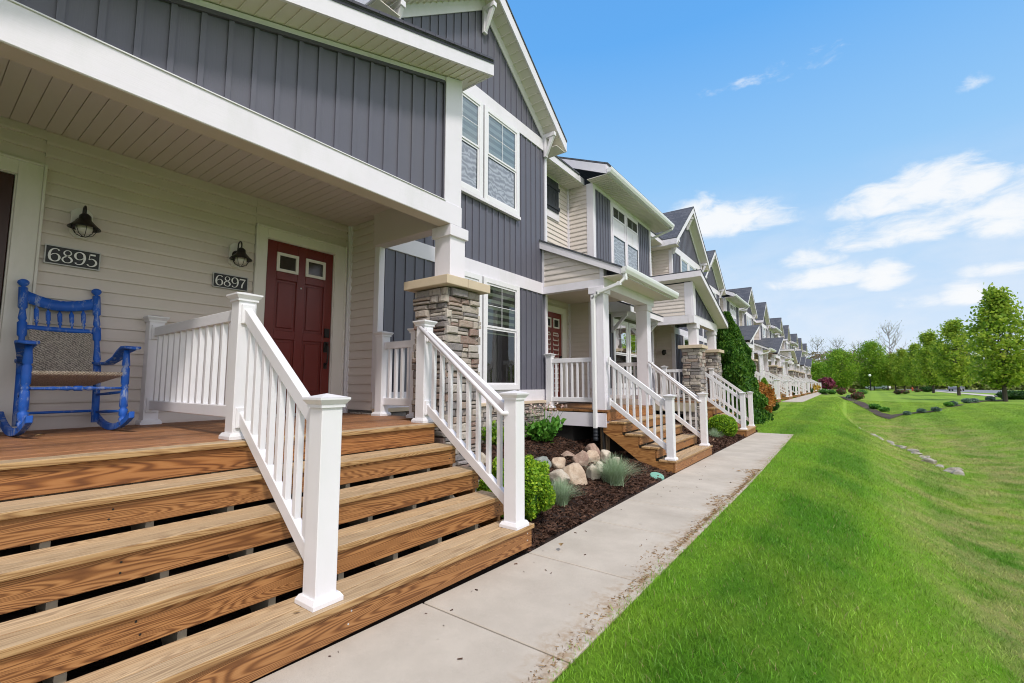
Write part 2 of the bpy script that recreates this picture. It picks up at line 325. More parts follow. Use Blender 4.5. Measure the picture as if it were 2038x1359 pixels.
def fastmesh(name,V,F,mat,parent=None,smooth=False,k=4):
    me=bpy.data.meshes.new(name); V=np.asarray(V,np.float32); F=np.asarray(F,np.int32)
    org=ORG.get(parent.name,(0,0,0)) if parent else (0,0,0)
    V=V-np.array(org,np.float32)
    me.vertices.add(len(V)); me.vertices.foreach_set('co',V.ravel())
    me.loops.add(F.size); me.loops.foreach_set('vertex_index',F.ravel())
    me.polygons.add(len(F)); me.polygons.foreach_set('loop_start',np.arange(len(F),dtype=np.int32)*k)
    try: me.polygons.foreach_set('loop_total',np.full(len(F),k,np.int32))
    except Exception: pass
    me.update(calc_edges=True); me.validate()
    me.materials.append(MATS[mat])
    if smooth: me.polygons.foreach_set('use_smooth',[True]*len(me.polygons))
    o=bpy.data.objects.new(name,me); COL.objects.link(o)
    if parent: o.parent=parent
    return o
def leafquads(P,size,up=.3,aspect=1.6):
    """P: Nx3 centres -> quads randomly turned"""
    n=len(P); a=rng.normal(size=(n,3)); a[:,2]*=up+.4; a/=np.linalg.norm(a,axis=1)[:,None]+1e-9
    b=rng.normal(size=(n,3)); b-=a*(a*b).sum(1)[:,None]; b/=np.linalg.norm(b,axis=1)[:,None]+1e-9
    s=(np.asarray(size)*rng.uniform(.6,1.3,n))[:,None]/2
    a*=s*aspect; b*=s
    V=np.stack([P-a,P+b*.9,P+a,P-b*.9],1).reshape(-1,3); F=np.arange(4*n).reshape(-1,4); return V,F
SKYV=1.06; CLOUDCOL=(8.1,8.2,8.3); SKYSTR=.12; FILLCLOUD=(10.4,10.1,10.6); SUNE=2.9; SUNANG=8
# ------------------------------------------------------------------ architecture (lawn side faces +X, row runs along +Y)
def lap(mb,a,b,z0,z1,n,lim=None,ex=.115):
    """lap siding from plan point a to b, outward normal n; lim(z)->(t0,t1) limits along the run"""
    a=Vector((*a,0)); b=Vector((*b,0)); n=Vector((*n,0)); z=z0
    while z<z1-1e-3:
        zt=min(z+ex,z1); l0=lim(z) if lim else (0,1); l1=lim(zt) if lim else (0,1)
        if l0[1]-l0[0]>.01:
            def P(t,zz,o): q=a+(b-a)*t+n*o; return (q.x,q.y,zz)
            ts=(l1 if l1[1]>l1[0] else ((l0[0]+l0[1])/2,)*2)
            zm=z+(zt-z)*.22; mb.quad(P(l0[0],z,.019),P(l0[1],z,.019),P(ts[1],zm,.0185),P(ts[0],zm,.0185)); mb.quad(P(ts[0],zm,.0185),P(ts[1],zm,.0185),P(ts[1],zt,.002),P(ts[0],zt,.002))
            mb.quad(P(l0[0],z,.0),P(l0[1],z,.0),P(l0[1],z,.019),P(l0[0],z,.019))
        z=zt
def battens(mb,X,y0,y1,z0,z1,sp=.178,w=.036,t=.016,top=None,start=None):
    """board and batten on plane X facing +X; z1 may be a function of y"""
    f=z1 if callable(z1) else (lambda y:z1)
    if callable(z1):
        ys=[y0]+( [top] if top and y0<top<y1 else [])+[y1]
        poly=[(X,y0,z0),(X,y1,z0)]+[(X,y,f(y)) for y in reversed(ys) if f(y)>z0+1e-3 or y==top]
        mb.prism(poly,(.012,0,0))
    else: mb.box(X,X+.012,y0,y1,z0,z1)
    y=(start if start is not None else y0+.07)
    while y<y1-.02:
        zt=f(y)
        if zt>z0+.05: mb.box(X+.012,X+.012+t,y-w/2,y+w/2,z0,zt-.004)
        y+=sp
def window(par,X,y0,y1,z0,z1,kind='upper',trim=.09,detail=True):
    """double-hung window facing +X; outer trim rectangle y0..y1,z0..z1"""
    m=MB(); t=trim; o=.032
    m.box(X,X+o,y0,y0+t,z0,z1); m.box(X,X+o,y1-t,y1,z0,z1); m.box(X,X+o,y0+t,y1-t,z1-t,z1); m.box(X,X+o+.01,y0+t,y1-t,z0,z0+t)
    w=m.build('window','white_vinyl',par,.003 if detail else 0)
    a0,a1,b0,b1=y0+t,y1-t,z0+t,z1-t; mid=(b0+b1)/2 if kind!='tall' else b0+(b1-b0)*.56
    s=MB(); q=.035
    for (u0,u1,xo) in ((mid,b1,.018),(b0,mid,.006)):
        s.box(X+xo-.02,X+xo,a0+.002,a0+q,u0,u1); s.box(X+xo-.02,X+xo,a1-q,a1-.002,u0,u1); s.box(X+xo-.02,X+xo,a0+q,a1-q,u1-q,u1-.002); s.box(X+xo-.02,X+xo+.002,a0+q,a1-q,u0+.002,u0+q)
    s.build('sash','white_vinyl',w)
    g=MB(); g.quad((X+.008,a0+q,mid+q),(X+.008,a1-q,mid+q),(X+.008,a1-q,b1-q),(X+.008,a0+q,b1-q)); g.build('upper_pane','glass' if kind in('upper','e') else 'glass_dark',w)
    g=MB(); g.quad((X-.004,a0+q,b0+q),(X-.004,a1-q,b0+q),(X-.004,a1-q,mid-q),(X-.004,a0+q,mid-q)); g.build('lower_pane','insect_screen' if kind in('upper','e') else 'glass_dark',w)
    if kind in ('upper',):
        f_=MB(); e=.014; u0,u1=b0+q,mid-q; f_.box(X-.0035,X+.004,a0+q,a0+q+e,u0,u1); f_.box(X-.0035,X+.004,a1-q-e,a1-q,u0,u1); f_.box(X-.0035,X+.004,a0+q+e,a1-q-e,u1-e,u1); f_.build('screen_frame','car_glass',w)
    if detail:
        r=MB(); yc=(a0+a1)/2; r.box(X+.010,X+.013,yc-.005,yc+.005,mid+q,b1-q); zc=(mid+b1)/2; r.box(X+.0098,X+.0126,a0+q,a1-q,zc-.005,zc+.005); r.build('grille','white_vinyl',w)
    b=MB(); zb=mid if kind=='upper' else (b0+(b1-b0)*.50 if kind=='tall' else b0)
    b.quad((X-.010,a0+.01,zb),(X-.010,a1-.01,zb),(X-.010,a1-.01,b1-.01),(X-.010,a0+.01,b1-.01)); b.build('blind','zebra_shade' if kind in('upper',) else ('zebra_shade_green' if kind=='tall' else 'dark_room'),w)
    k=MB(); k.quad((X-.0125,a0-.01,b0-.01),(X-.0125,a1+.01,b0-.01),(X-.0125,a1+.01,b1+.01),(X-.0125,a0-.01,b1+.01)); k.build('dark_interior','dark_room',w)
    return w
def slab(mb,p,th):
    """roof slab from 4 top points, thickness th downwards"""
    mb.prism(p,(0,0,-th))
def bracket(par,X,y,z,d=.30,h=.55):
    m=MB(); w=.085
    m.box(X,X+.06,y-w/2,y+w/2,z-h,z); m.box(X+.06,X+d,y-w/2,y+w/2,z-.09,z)
    m.prism([(X+.06,y-w/2+.012,z-h+.02),(X+.06,y-w/2+.012,z-h+.14),(X+d-.12,y-w/2+.012,z-.092),(X+d-.02,y-w/2+.012,z-.092)],(0,w-.024,0))
    return m.build('bracket','white_trim',par,.004)
def stones(mb,a,b,z0,z1,n,cmin=.06,cmax=.10,lmin=.09,lmax=.30,dmin=.02,dmax=.065):
    """ledge stone veneer on a vertical plane from plan a to b"""
    a=Vector((*a,0)); b=Vector((*b,0)); L=(b-a).length; u=(b-a)/L; n=Vector((*n,0)); z=z0
    while z<z1-.015:
        h=min(random.uniform(cmin,cmax),z1-z); 
        if z1-(z+h)<.03: h=z1-z
        t=random.uniform(-.12,0)
        while t<L:
            l=random.uniform(lmin,lmax); e=random.uniform(dmin,dmax); t0=max(t,-e*.7); t1=min(t+l,L+e*.7)
            if L-t1<.06: t1=L+random.uniform(.2,.8)*e
            if t1-t0>.03:
                g=.004; sub=random.random()<.22 and h>.075
                for (q0,q1) in (((z,z+h*.5),(z+h*.5,z+h)) if sub else ((z,z+h),)):
                    c=min(.012,(q1-q0)*.2); J=lambda s=.004: random.uniform(-s,s)
                    def P(tt,zz,o): q=a+u*tt+n*o; return (q.x,q.y,zz)
                    B=[P(t0+g,q0+g,0),P(t1-g,q0+g,0),P(t1-g,q1-g,0),P(t0+g,q1-g,0)]
                    M=[P(t0+g+J(),q0+g,e*.72),P(t1-g+J(),q0+g,e*.72),P(t1-g+J(),q1-g,e*.72),P(t0+g+J(),q1-g,e*.72)]
                    k=random.uniform(.3,.7); eo=e*random.uniform(.95,1.12)
                    F=[P(t0+g+c*2+J(),q0+g+c+J(.003),e+J()),P(t1-g-c*2+J(),q0+g+c+J(.003),e+J()),P(t1-g-c*2+J(),q1-g-c+J(.003),e+J()),P(t0+g+c*2+J(),q1-g-c+J(.003),e+J())]
                    tm=t0+(t1-t0)*k; F2=[P(tm,q0+g+c*.8+J(.003),eo+.004),P(tm,q1-g-c*.8+J(.003),eo+.002)]; B2=[P(tm,q0+g,0),P(tm,q1-g,0)]; M2=[P(tm,q0+g+J(.002),e*.8),P(tm,q1-g+J(.002),e*.8)]
                    vs=B+M+F+B2+M2+F2  # 0-3 4-7 8-11 12,13 14,15 16,17
                    mb.add(vs,[(8,16,17,11),(16,9,10,17),(4,14,16,8),(14,5,9,16),(0,12,14,4),(12,1,5,14),(11,17,15,7),(17,10,6,15),(7,15,13,3),(15,6,2,13),(4,8,11,7),(5,6,10,9),(0,4,7,3),(1,2,6,5)])
            t+=l+.001
        z+=h
def column(par,x0,x1,y0,y1,zb,zc,fine=True):
    m=MB(); i=.03; m.box(x0+i,x1-i,y0+i,y1-i,zb,zc-.01); c=m.build('stone_column','mortar',par)
    s=MB(); kw={} if fine else dict(cmin=.09,cmax=.13,lmin=.15,lmax=.4)
    A,B,Cc,D=(x0+i,y0+i),(x1-i,y0+i),(x1-i,y1-i),(x0+i,y1-i)
    stones(s,A,B,zb,zc-.01,(0,-1),**kw); stones(s,B,Cc,zb,zc-.01,(1,0),**kw)
    stones(s,Cc,D,zb,zc-.01,(0,1),**kw); stones(s,D,A,zb,zc-.01,(-1,0),**kw)
    s.build('stone_veneer','ledge_stone',c)
    k=MB(); k.box(x0-.09,x1+.09,y0-.09,(y0+y1)/2-.03,zc,zc+.10); k.box(x0-.09,x1+.09,(y0+y1)/2-.026,y1+.09,zc,zc+.10); k.build('cap_stone','cap_stone',c,.008)
    return c
def ppost(par,x0,x1,y0,y1,z0,z1,name='porch_post'):
    m=MB(); m.box(x0,x1,y0,y1,z0,z1-.10); p=m.build(name,'white_trim',par,.004)
    c=MB(); e=.028; c.box(x0-e,x1+e,y0-e,y1+e,z1-.13,z1-.002); c.build('collar','white_trim',p,.004); return p

def gable_bay(idx,yc,sx=0,dz=0,label='',near=False,zg=-.3,half=2.08,win=True):
    X=-4.95+sx; y0,y1=yc-half,yc+half; Z=lambda z:z+dz
    r=root('gabled_townhouse',(X-3,yc,dz),label,'townhouse','gabled townhouses along the row')
    body=MB(); body.box(X-.75,X-.02,y0+.01,y1-.01,zg,Z(6.4)); body.box(X-8,X-.76,y0,y1,zg,Z(6.4)); body.prism([(X-.02,y0,Z(6.4)),(X-.02,y1,Z(6.4)),(X-.02,yc,Z(8.22))],(-7,0,0)); body.build('wall','concrete_foundation',r)
    s=MB(); 
    for (yy,n) in ((y0+.01,(0,-1)),(y1-.01,(0,1))):
        s=MB(); lap(s,(X-.75,yy),(X-.02,yy),Z(1.0),Z(6.5),n); s.build('siding','beige_siding',r)
    b=MB(); zf=lambda y:Z(8.10-.78*abs(y-yc))
    battens(b,X-.02,y0+.02,y1-.02,Z(1.24),Z(3.19)); b.build('board_and_batten','charcoal',r); b=MB(); battens(b,X-.02,y0+.02,y1-.02,Z(3.42),Z(6.30)); b.build('board_and_batten','charcoal',r); b=MB()
    hh=half-.03
    battens(b,X-.02,yc-hh,yc+hh,Z(6.54),zf,top=yc,start=yc-hh+.09)
    b.build('board_and_batten','charcoal',r)
    t=MB(); o=.018
    t.box(X-.02,X+o,y0-.01,y1+.01,Z(3.19),Z(3.42)); t.box(X-.02,X+o,y0-.01,y1+.01,Z(6.30),Z(6.54)); t.box(X-.02,X+o,y0-.01,y1+.01,Z(1.03),Z(1.24))
    for yy in (y0,y1):
        t.box(X-.10,X+o+.004,yy-.022,yy+.05,Z(1.24),Z(3.19)); t.box(X-.10,X+o+.004,yy-.022,yy+.05,Z(3.42),Z(6.30))
    # frieze boards under the rakes
    for sg in (-1,1):
        ya,yb=yc+sg*(half+.02),yc
        t.prism([(X+.001,ya,Z(6.54)),(X+.001,ya,Z(8.34-.78*(half+.02))),(X+.001,yb,Z(8.34)),(X+.001,yb,Z(8.10)),(X+.001,yc+sg*2.0,Z(6.54))],(.022,0,0))
    t.build('trim','white_trim',r)
    if near:
        q=MB(); stones(q,(X-.0,y0+.0),(X-.0,y1+.02),zg,Z(.97),(1,0)); stones(q,(X-.5,y0-.0),(X,y0-.0),zg,Z(.97),(0,-1)); sk=q.build('stone_skirt','ledge_stone',r)
        q=MB(); q.box(X-.02,X+.075,y0-.06,y1+.05,Z(.975),Z(1.028)); q.build('sill_cap','cap_stone',sk,.004)
    else:
        q=MB(); q.box(X-.02,X+.03,y0-.01,y1+.01,zg,Z(1.02)); q.build('stone_skirt','ledge_stone',r)
    if win:
        mw=.11
        for (za,zb,kd) in ((4.55,6.29,'upper'),(1.245,3.185,'tall')):
            window(r,X+.022,yc-1.08,yc-.02,Z(za),Z(zb),kd,detail=near); window(r,X+.022,yc+.02,yc+1.08,Z(za),Z(zb),kd,detail=near)
        if near:
            m=MB(); m.box(X,X+.07,yc-1.10,yc+1.10,Z(4.49),Z(4.548)); m.build('window_sill','white_trim',r,.003)
    # roof
    XF=X+.32; XB=X-6.5; ov=half+.40; zt=8.56
    rf=MB()
    for sg in (-1,1):
        ya=yc+sg*ov; P=[(XF+.015,ya,Z(zt-.78*ov)),(XF+.015,yc,Z(zt)),(XB,yc,Z(zt)),(XB,ya,Z(zt-.78*ov))]; rf.prism(P,(0,0,-.035))
    rr=rf.build('roof','shingle',r,0,uvslope=True)
    fa=MB(); so=MB()
    for sg in (-1,1):
        ya=yc+sg*ov
        fa.prism([(XF,ya,Z(zt-.036-.78*ov)),(XF,yc,Z(zt-.036)),(XF,yc,Z(zt-.28)),(XF,ya,Z(zt-.25-.78*ov))],(-.028,0,0))
        fa.prism([(XF-.028,ya,Z(zt-.036-.78*ov)),(XF-.028,ya-sg*.025,Z(zt-.036-.78*(ov-.025))),(XF-.028,ya-sg*.025,Z(zt-.25-.78*ov)),(XF-.028,ya,Z(zt-.25-.78*ov))],(-6.2,0,0))
        so.prism([(XF-.03,ya,Z(zt-.245-.78*ov)),(XF-.03,yc,Z(zt-.245)),(X+.0,yc,Z(zt-.245)),(X+.0,ya,Z(zt-.245-.78*ov))],(0,0,.012))
        so.box(X-1.2,XF-.03,yc+sg*(half+.01),yc+sg*(ov-.03),Z(zt-.262-.78*ov),Z(zt-.25-.78*ov))
    fa.build('fascia','white_trim',rr)
    if near:   # soffit panel seams
        n=int(ov/.13)
        for sg in (-1,1):
            for i in range(1,n): 
                y=yc+sg*i*.13; z=Z(zt-.247-.78*i*.13); so.prism([(X+.02,y-.008,z+.006),(X+.02,y+.008,z-.0065 if sg>0 else z+.0065+.006),(X+.02,y+.008,z-.016),(X+.02,y-.008,z-.009)],(.26,0,0))
    so.build('soffit','soffit',rr)
    for yy in (yc-half+.04,yc,yc+half-.04):
        zz=Z(8.34-.78*abs(yy-yc)-.10); bracket(r,X+.024,yy,zz if yy!=yc else Z(8.12),.27,.5)
    return r
def eave_bay(yc,sx=0,dz=0,label='',near=False,zg=-.3,half=2.12,rl=1.9,rr_=2.3,Xr=-5.65):
    """flat-eaved bay between two recessed entries; rl/rr_ = widths of the recesses at -Y and +Y side"""
    X=-4.95+sx; XR=Xr+sx; y0,y1=yc-half,yc+half; Z=lambda z:z+dz; ya,yb=y0-rl,y1+rr_
    r=root('townhouse',(X-3,yc,dz),label,'townhouse','flat eaved townhouses between the gables')
    body=MB(); body.box(X-8,XR-.02,ya,yb,zg,Z(6.45)); body.box(XR-.02,X-.02,y0+.01,y1-.01,zg,Z(6.45)); body.build('wall','concrete_foundation',r)
    s=MB()
    for (p,q) in ((ya,y0),(y1,yb)):
        if q-p>.05: lap(s,(XR-.02,p),(XR-.02,q),Z(.9),Z(6.46),(1,0)); s.build('siding','beige_siding',r); s=MB()
    lap(s,(XR,y0+.01),(X-.02,y0+.01),Z(.9),Z(6.46),(0,-1)); s.build('siding','beige_siding',r); s=MB(); lap(s,(XR,y1-.01),(X-.02,y1-.01),Z(.9),Z(6.46),(0,1))
    s.build('siding','beige_siding',r)
    b=MB()
    for (c0,c1) in ((y0+.05,yc-1.02),(yc+1.02,y1-.05)):
        battens(b,X-.02,c0,c1,Z(3.75),Z(6.36),sp=.165); b.build('board_and_batten','charcoal',r); b=MB(); battens(b,X-.02,c0,c1,Z(1.24),Z(3.2),sp=.165); b.build('board_and_batten','charcoal',r); b=MB()
    b.build('board_and_batten','charcoal',r)
    t=MB(); o=.018
    t.box(X-.02,X+o,y0+.05,y1-.05,Z(6.36),Z(6.46)); t.box(X-.02,X+o,y0+.05,y1-.05,Z(3.2),Z(3.75)); t.box(X-.02,X+o,y0,y1,Z(1.0),Z(1.24))
    t.box(X-.02,X+.008,yc-1.02,yc+1.02,Z(3.75),Z(6.36))
    for yy,sg in ((y0,1),(y1,-1)):
        t.box(X-.02,X+o+.003,yy-.014,yy+sg*.12,Z(1.24),Z(6.458)); t.box(X-.16,X-.02,yy-sg*.014,yy-sg*.001,Z(1.24),Z(6.458))
        t.box(XR-.02,XR+.035,yy-sg*.05,yy-sg*.012,Z(1),Z(6.458))
    t.build('trim','white_trim',r)
    q=MB(); q.box(X-.02,X+.03,y0,y1,zg,Z(1.0)); q.build('stone_skirt','ledge_stone',r)
    # upper windows: small transom above panel above lower pane
    for sg in (-1,1):
        c=yc+sg*.5; m=MB(); a,bb=c-.45,c+.45; tt=.05; o2=.03
        m.box(X+.008,X+o2,a,a+tt,Z(4.55),Z(6.28)); m.box(X+.008,X+o2,bb-tt,bb,Z(4.55),Z(6.28)); 
        for z in (4.55,5.42,5.9,6.23): m.box(X+.008,X+o2-.002,a+tt,bb-tt,Z(z),Z(z+.05))
        m.box(X+.008,X+.016,a+tt,bb-tt,Z(5.47),Z(5.9)); m.box(X+.016,X+.022,c-.012,c+.012,Z(5.47),Z(5.9))
        w=m.build('window','white_trim',r)
        g=MB(); g.quad((X+.012,a+tt,Z(5.95)),(X+.012,bb-tt,Z(5.95)),(X+.012,bb-tt,Z(6.23)),(X+.012,a+tt,Z(6.23))); g.build('transom_pane','car_glass',w)
        g=MB(); g.quad((X+.012,a+tt,Z(4.6)),(X+.012,bb-tt,Z(4.6)),(X+.012,bb-tt,Z(5.42)),(X+.012,a+tt,Z(5.42))); g.build('lower_pane','insect_screen',w)
        g=MB(); g.box(X+.014,X+.018,c-.008,c+.008,Z(5.95),Z(6.23)); g.build('grille','white_vinyl',w)
        g=MB(); e=.03; g.box(X+.0125,X+.02,a+tt,a+tt+e,Z(4.6),Z(5.42)); g.box(X+.0125,X+.02,bb-tt-e,bb-tt,Z(4.6),Z(5.42)); g.box(X+.0125,X+.02,a+tt+e,bb-tt-e,Z(5.39),Z(5.42)); g.build('screen_frame','car_glass',w)
        g=MB(); g.box(X+.0095,X+.0105,a+tt,bb-tt,Z(4.6),Z(6.23)); g.build('dark_interior','dark_room',w)
        window(r,X+.006,yc+(.03 if sg>0 else -1.04),yc+(1.04 if sg>0 else -.03),Z(1.245),Z(3.10),'low',detail=near)
    # shuttered window in the recess
    if rl>1.2:
        c=ya+rl*.5-.0; m=MB(); m.box(XR,XR+.03,c-.40,c+.62,Z(5.42),Z(6.45)); w=m.build('window','white_trim',r)
        h=MB()
        for i in range(5): h.box(XR+.034,XR+.05,c-.26+i*.166,c-.26+i*.166+.158,Z(5.60),Z(6.40))
        h.box(XR+.05,XR+.068,c-.28,c+.60,Z(5.68),Z(5.76)); h.box(XR+.05,XR+.068,c-.28,c+.60,Z(6.18),Z(6.26)); h.build('shutter','shutter',w)
    # doors
    for (p,q,dy) in ((ya,y0,y0-1.33),(y1,yb,y1+.45)):
        if q-p>1.2: door(r,XR+.0,dy,Z(.90),False)
    # roof over the recesses and the bay
    rf=MB(); k=.42
    XE=XR+.48
    for (p,q) in ((ya-.0,y0-.3),(y1+.3,yb+.0)):
        if q-p>.2: rf.prism([(XE+.02,p,Z(6.66)),(XE+.02,q,Z(6.66)),(X-5.5,q,Z(6.66+k*(XE-X+5.5))),(X-5.5,p,Z(6.66+k*(XE-X+5.5)))],(0,0,-.04))
    XG=X+.55; rf.prism([(XG,y0-.25,Z(6.74)),(XG,y1+.5,Z(6.74)),(X-5.5,y1+.5,Z(6.74+k*(XG-X+5.5))),(X-5.5,y0-.25,Z(6.74+k*(XG-X+5.5)))],(0,0,-.04))
    rr=rf.build('roof','shingle',r,uvslope=True)
    fa=MB()
    for (p,q) in ((ya,y0-.005),(y1+.005,yb)):
        if q-p>.2: fa.box(XE-.025,XE,p,q,Z(6.46),Z(6.62))
    fa.box(XG-.05,XG-.025,y0-.25,y1+.5,Z(6.47),Z(6.70))
    for yy in (y0-.25,y1+.5): fa.prism([(XG-.05,yy,Z(6.47)),(XG-.05,yy,Z(6.70)),(XG-1.6,yy,Z(6.70+k*1.55)),(XG-1.6,yy,Z(6.50+k*1.55))],(0,.02 if yy>yc else -.02,0))
    fa.build('fascia','white_trim',rr)
    so=MB(); so.box(X-.02,XG-.05,y0-.25,y1+.5,Z(6.455),Z(6.468))
    for (p,q) in ((ya,y0-.0),(y1+.0,yb)):
        if q-p>.2: so.box(XR-.02,XE-.025,p,q,Z(6.449),Z(6.4615))
    if near:
        y=ya
        while y<yb: so.box((X if y0-.25<y<y1+.5 else XR)+.01,(XG-.06 if y0-.25<y<y1+.5 else XE-.03),y,y+.012,Z(6.440),Z(6.4485)); y+=.115
    so.build('soffit','soffit',rr)
    gu=MB(); gutter(gu,XG-.02,y0-.27,y1+.52,Z(6.58)); gu.tube([(XG+.04,y1+.45,Z(6.56)),(XG+.04,y1+.45,Z(6.45)),(XR+.25,y1+.30,Z(6.1)),(XR+.06,y1+.30,Z(6.0)),(XR+.06,y1+.30,Z(5.2))],.04,8); gu.build('gutter','gutter_white',rr)
    # little awning roof over the lower windows
    aw=MB(); aw.prism([(X+.02,yc-1.3,Z(3.62)),(X+.02,yc+1.3,Z(3.62)),(X+.62,yc+1.3,Z(3.38)),(X+.62,yc-1.3,Z(3.38))],(0,0,-.03)); a=aw.build('awning_roof','shingle',r,uvslope=True)
    aw=MB(); aw.box(X+.58,X+.61,yc-1.3,yc+1.3,Z(3.20),Z(3.35)); aw.box(X+.02,X+.58,yc-1.28,yc+1.28,Z(3.205),Z(3.215))
    for yy in (yc-1.3,yc+1.275): aw.prism([(X+.02,yy,Z(3.22)),(X+.58,yy,Z(3.22)),(X+.58,yy,Z(3.35)),(X+.02,yy,Z(3.58))],(0,.024,0))
    aw.build('awning_fascia','white_trim',a)
    for yy in (yc-1.15,yc+1.15): bracket(a,X+.022,yy,Z(3.204),.45,.5)
    return r
def gutter(m,x,y0,y1,z):
    m.prism([(x,y0,z-.10),(x,y0,z+.02),(x+.012,y0,z+.02),(x+.012,y0,z-.085),(x+.07,y0,z-.085),(x+.10,y0,z-.03),(x+.105,y0,z+.02),(x+.118,y0,z+.03),(x+.118,y0,z+.0),(x+.11,y0,z-.04),(x+.08,y0,z-.10)],(0,y1-y0,0))
    for yy in (y0,y1-.004): m.prism([(x+.012,yy,z-.09),(x+.07,yy,z-.09),(x+.108,yy,z+.015),(x+.012,yy,z+.015)],(0,.004,0))
def door(par,X,y0,zb,near=True,w=.895,side=1,dm=None):
    """six panel red door, y0..y0+w"""
    y1=y0+w; zt=zb+2.18; mat=dm or ('red_door' if near else 'red_door_far')
    c=MB(); t=.125
    c.box(X,X+.035,y0-t,y0-.012,zb,zt+t); c.box(X,X+.035,y1+.012,y1+t+.04,zb,zt+t); c.box(X,X+.034,y0-.012,y1+.012,zt+.008,zt+t)
    c.box(X-.06,X+.018,y0-.012,y0,zb,zt+.008); c.box(X-.06,X+.018,y1,y1+.012,zb,zt+.008); c.box(X-.06,X+.018,y0,y1,zt,zt+.008)
    c.box(X,X+.048,y0-t-.022,y0-t,zb,zt+t+.02); c.box(X,X+.048,y1+t+.04,y1+t+.06,zb,zt+t+.02); c.box(X,X+.0475,y0-t,y1+t+.04,zt+t,zt+t+.02)
    d=MB(); xf=X+.004
    d.box(X-.05,X-.018,y0+.004,y1-.004,zb+.03,zt-.004)
    st=.125; ym=(y0+y1)/2
    zs=[zb+.03,zb+.27,zb+.95,zb+1.06,zb+1.70,zb+1.80,zb+2.04,zt-.004]
    d.box(X-.018,xf,y0+.004,y0+st,zb+.03,zt-.004); d.box(X-.018,xf,y1-st,y1-.004,zb+.03,zt-.004); d.box(X-.018,xf,ym-.055,ym+.055,zb+.03,zt-.004)
    for k in (0,2,4,6): 
        for (a,b) in ((y0+st,ym-.055),(ym+.055,y1-st)): d.box(X-.018,xf-.0005,a,b,zs[k],zs[k+1])
    for (k) in (1,3):
        for (a,b) in ((y0+st,ym-.055),(ym+.055,y1-st)): 
            g=.035; d.prism([(X-.0185,a+g,zs[k]+g),(X-.0185,b-g,zs[k]+g),(X-.0185,b-g,zs[k+1]-g),(X-.0185,a+g,zs[k+1]-g)],(.017,0,0))
    dd=d.build('door',mat,par,.005 if near else 0)
    c.build('door_frame','cream_trim',dd,.003 if near else 0)
    for (a,b) in ((y0+st,ym-.055),(ym+.055,y1-st)):
        f=MB(); q=.035; z0,z1=zs[5],zs[6]
        a-=.005; b+=.005
        f.box(xf,xf+.016,a,a+q,z0,z1); f.box(xf,xf+.016,b-q,b,z0,z1); f.box(xf,xf+.016,a+q,b-q,z0,z0+q); f.box(xf,xf+.016,a+q,b-q,z1-q,z1); f.build('door_light_frame','cream_trim',dd)
        f=MB(); f.box(xf-.006,xf-.001,a+q,b-q,z0+q,z1-q); f.build('door_light','door_light_glass' if near else 'car_glass',dd)
    h=MB(); yh=y1-.07 
    h.box(xf,xf+.03,yh-.033,yh+.033,zb+1.02,zb+1.14); h.box(xf,xf+.02,yh-.033,yh+.033,zb+.82,zb+.96); h.tube([(xf+.02,yh,zb+.92),(xf+.06,yh,zb+.90),(xf+.065,yh,zb+.78),(xf+.05,yh,zb+.68),(xf,yh,zb+.64)],.011,8); h.box(xf,xf+.015,yh-.022,yh+.022,zb+.60,zb+.68); h.tube([(xf+.02,yh,zb+.93),(xf+.055,yh-.005,zb+.95)],.012,6)
    h.build('door_handle','black_metal',dd,.002)
    if near:
        h=MB(); h.lathe([(0.0,0),(.011,0),(.011,.006),(.006,.007),(0,.007)],(xf,ym,zb+1.63),(1,0,0),12); h.build('peephole','sign_silver',dd)
        h=MB(); h.box(X-.05,X+.06,y0-.01,y1+.01,zb,zb+.028); h.build('threshold','sign_silver',dd)
    return dd
# ---- railings
PW=.0615
def rpost(par,x,y,z0,z1,foot=True):
    m=MB(); m.box(x-PW,x+PW,y-PW,y+PW,z0,z1); p=m.build('post','white_vinyl',par,.003)
    c=MB(); e=PW+.004
    c.box(x-e-.006,x+e+.006,y-e-.006,y+e+.006,z1-.03,z1-.012)
    a,b=e+.008,e+.026
    c.add([(x-a,y-a,z1-.012),(x+a,y-a,z1-.012),(x+a,y+a,z1-.012),(x-a,y+a,z1-.012),(x-b,y-b,z1+.012),(x+b,y-b,z1+.012),(x+b,y+b,z1+.012),(x-b,y+b,z1+.012)],[(0,3,2,1),(0,1,5,4),(1,2,6,5),(2,3,7,6),(3,0,4,7)])
    c.box(x-b,x+b,y-b,y+b,z1+.0125,z1+.024); q=z1+.0245
    c.add([(x-b+.003,y-b+.003,q),(x+b-.003,y-b+.003,q),(x+b-.003,y+b-.003,q),(x-b+.003,y+b-.003,q),(x,y,q+.022)],[(3,2,1,0),(0,1,4),(1,2,4),(2,3,4),(3,0,4)])
    c.build('post_cap','white_vinyl',p)
    if foot:
        f=MB(); a,b=PW+.026,PW+.012
        f.box(x-a,x+a,y-a,y+a,z0+.001,z0+.022); f.add([(x-a,y-a,z0+.0222),(x+a,y-a,z0+.0222),(x+a,y+a,z0+.0222),(x-a,y+a,z0+.0222),(x-b,y-b,z0+.045),(x+b,y-b,z0+.045),(x+b,y+b,z0+.045),(x-b,y+b,z0+.045)],[(0,1,5,4),(1,2,6,5),(2,3,7,6),(3,0,4,7),(4,5,6,7)]); f.build('post_base','white_vinyl',p)
    return p
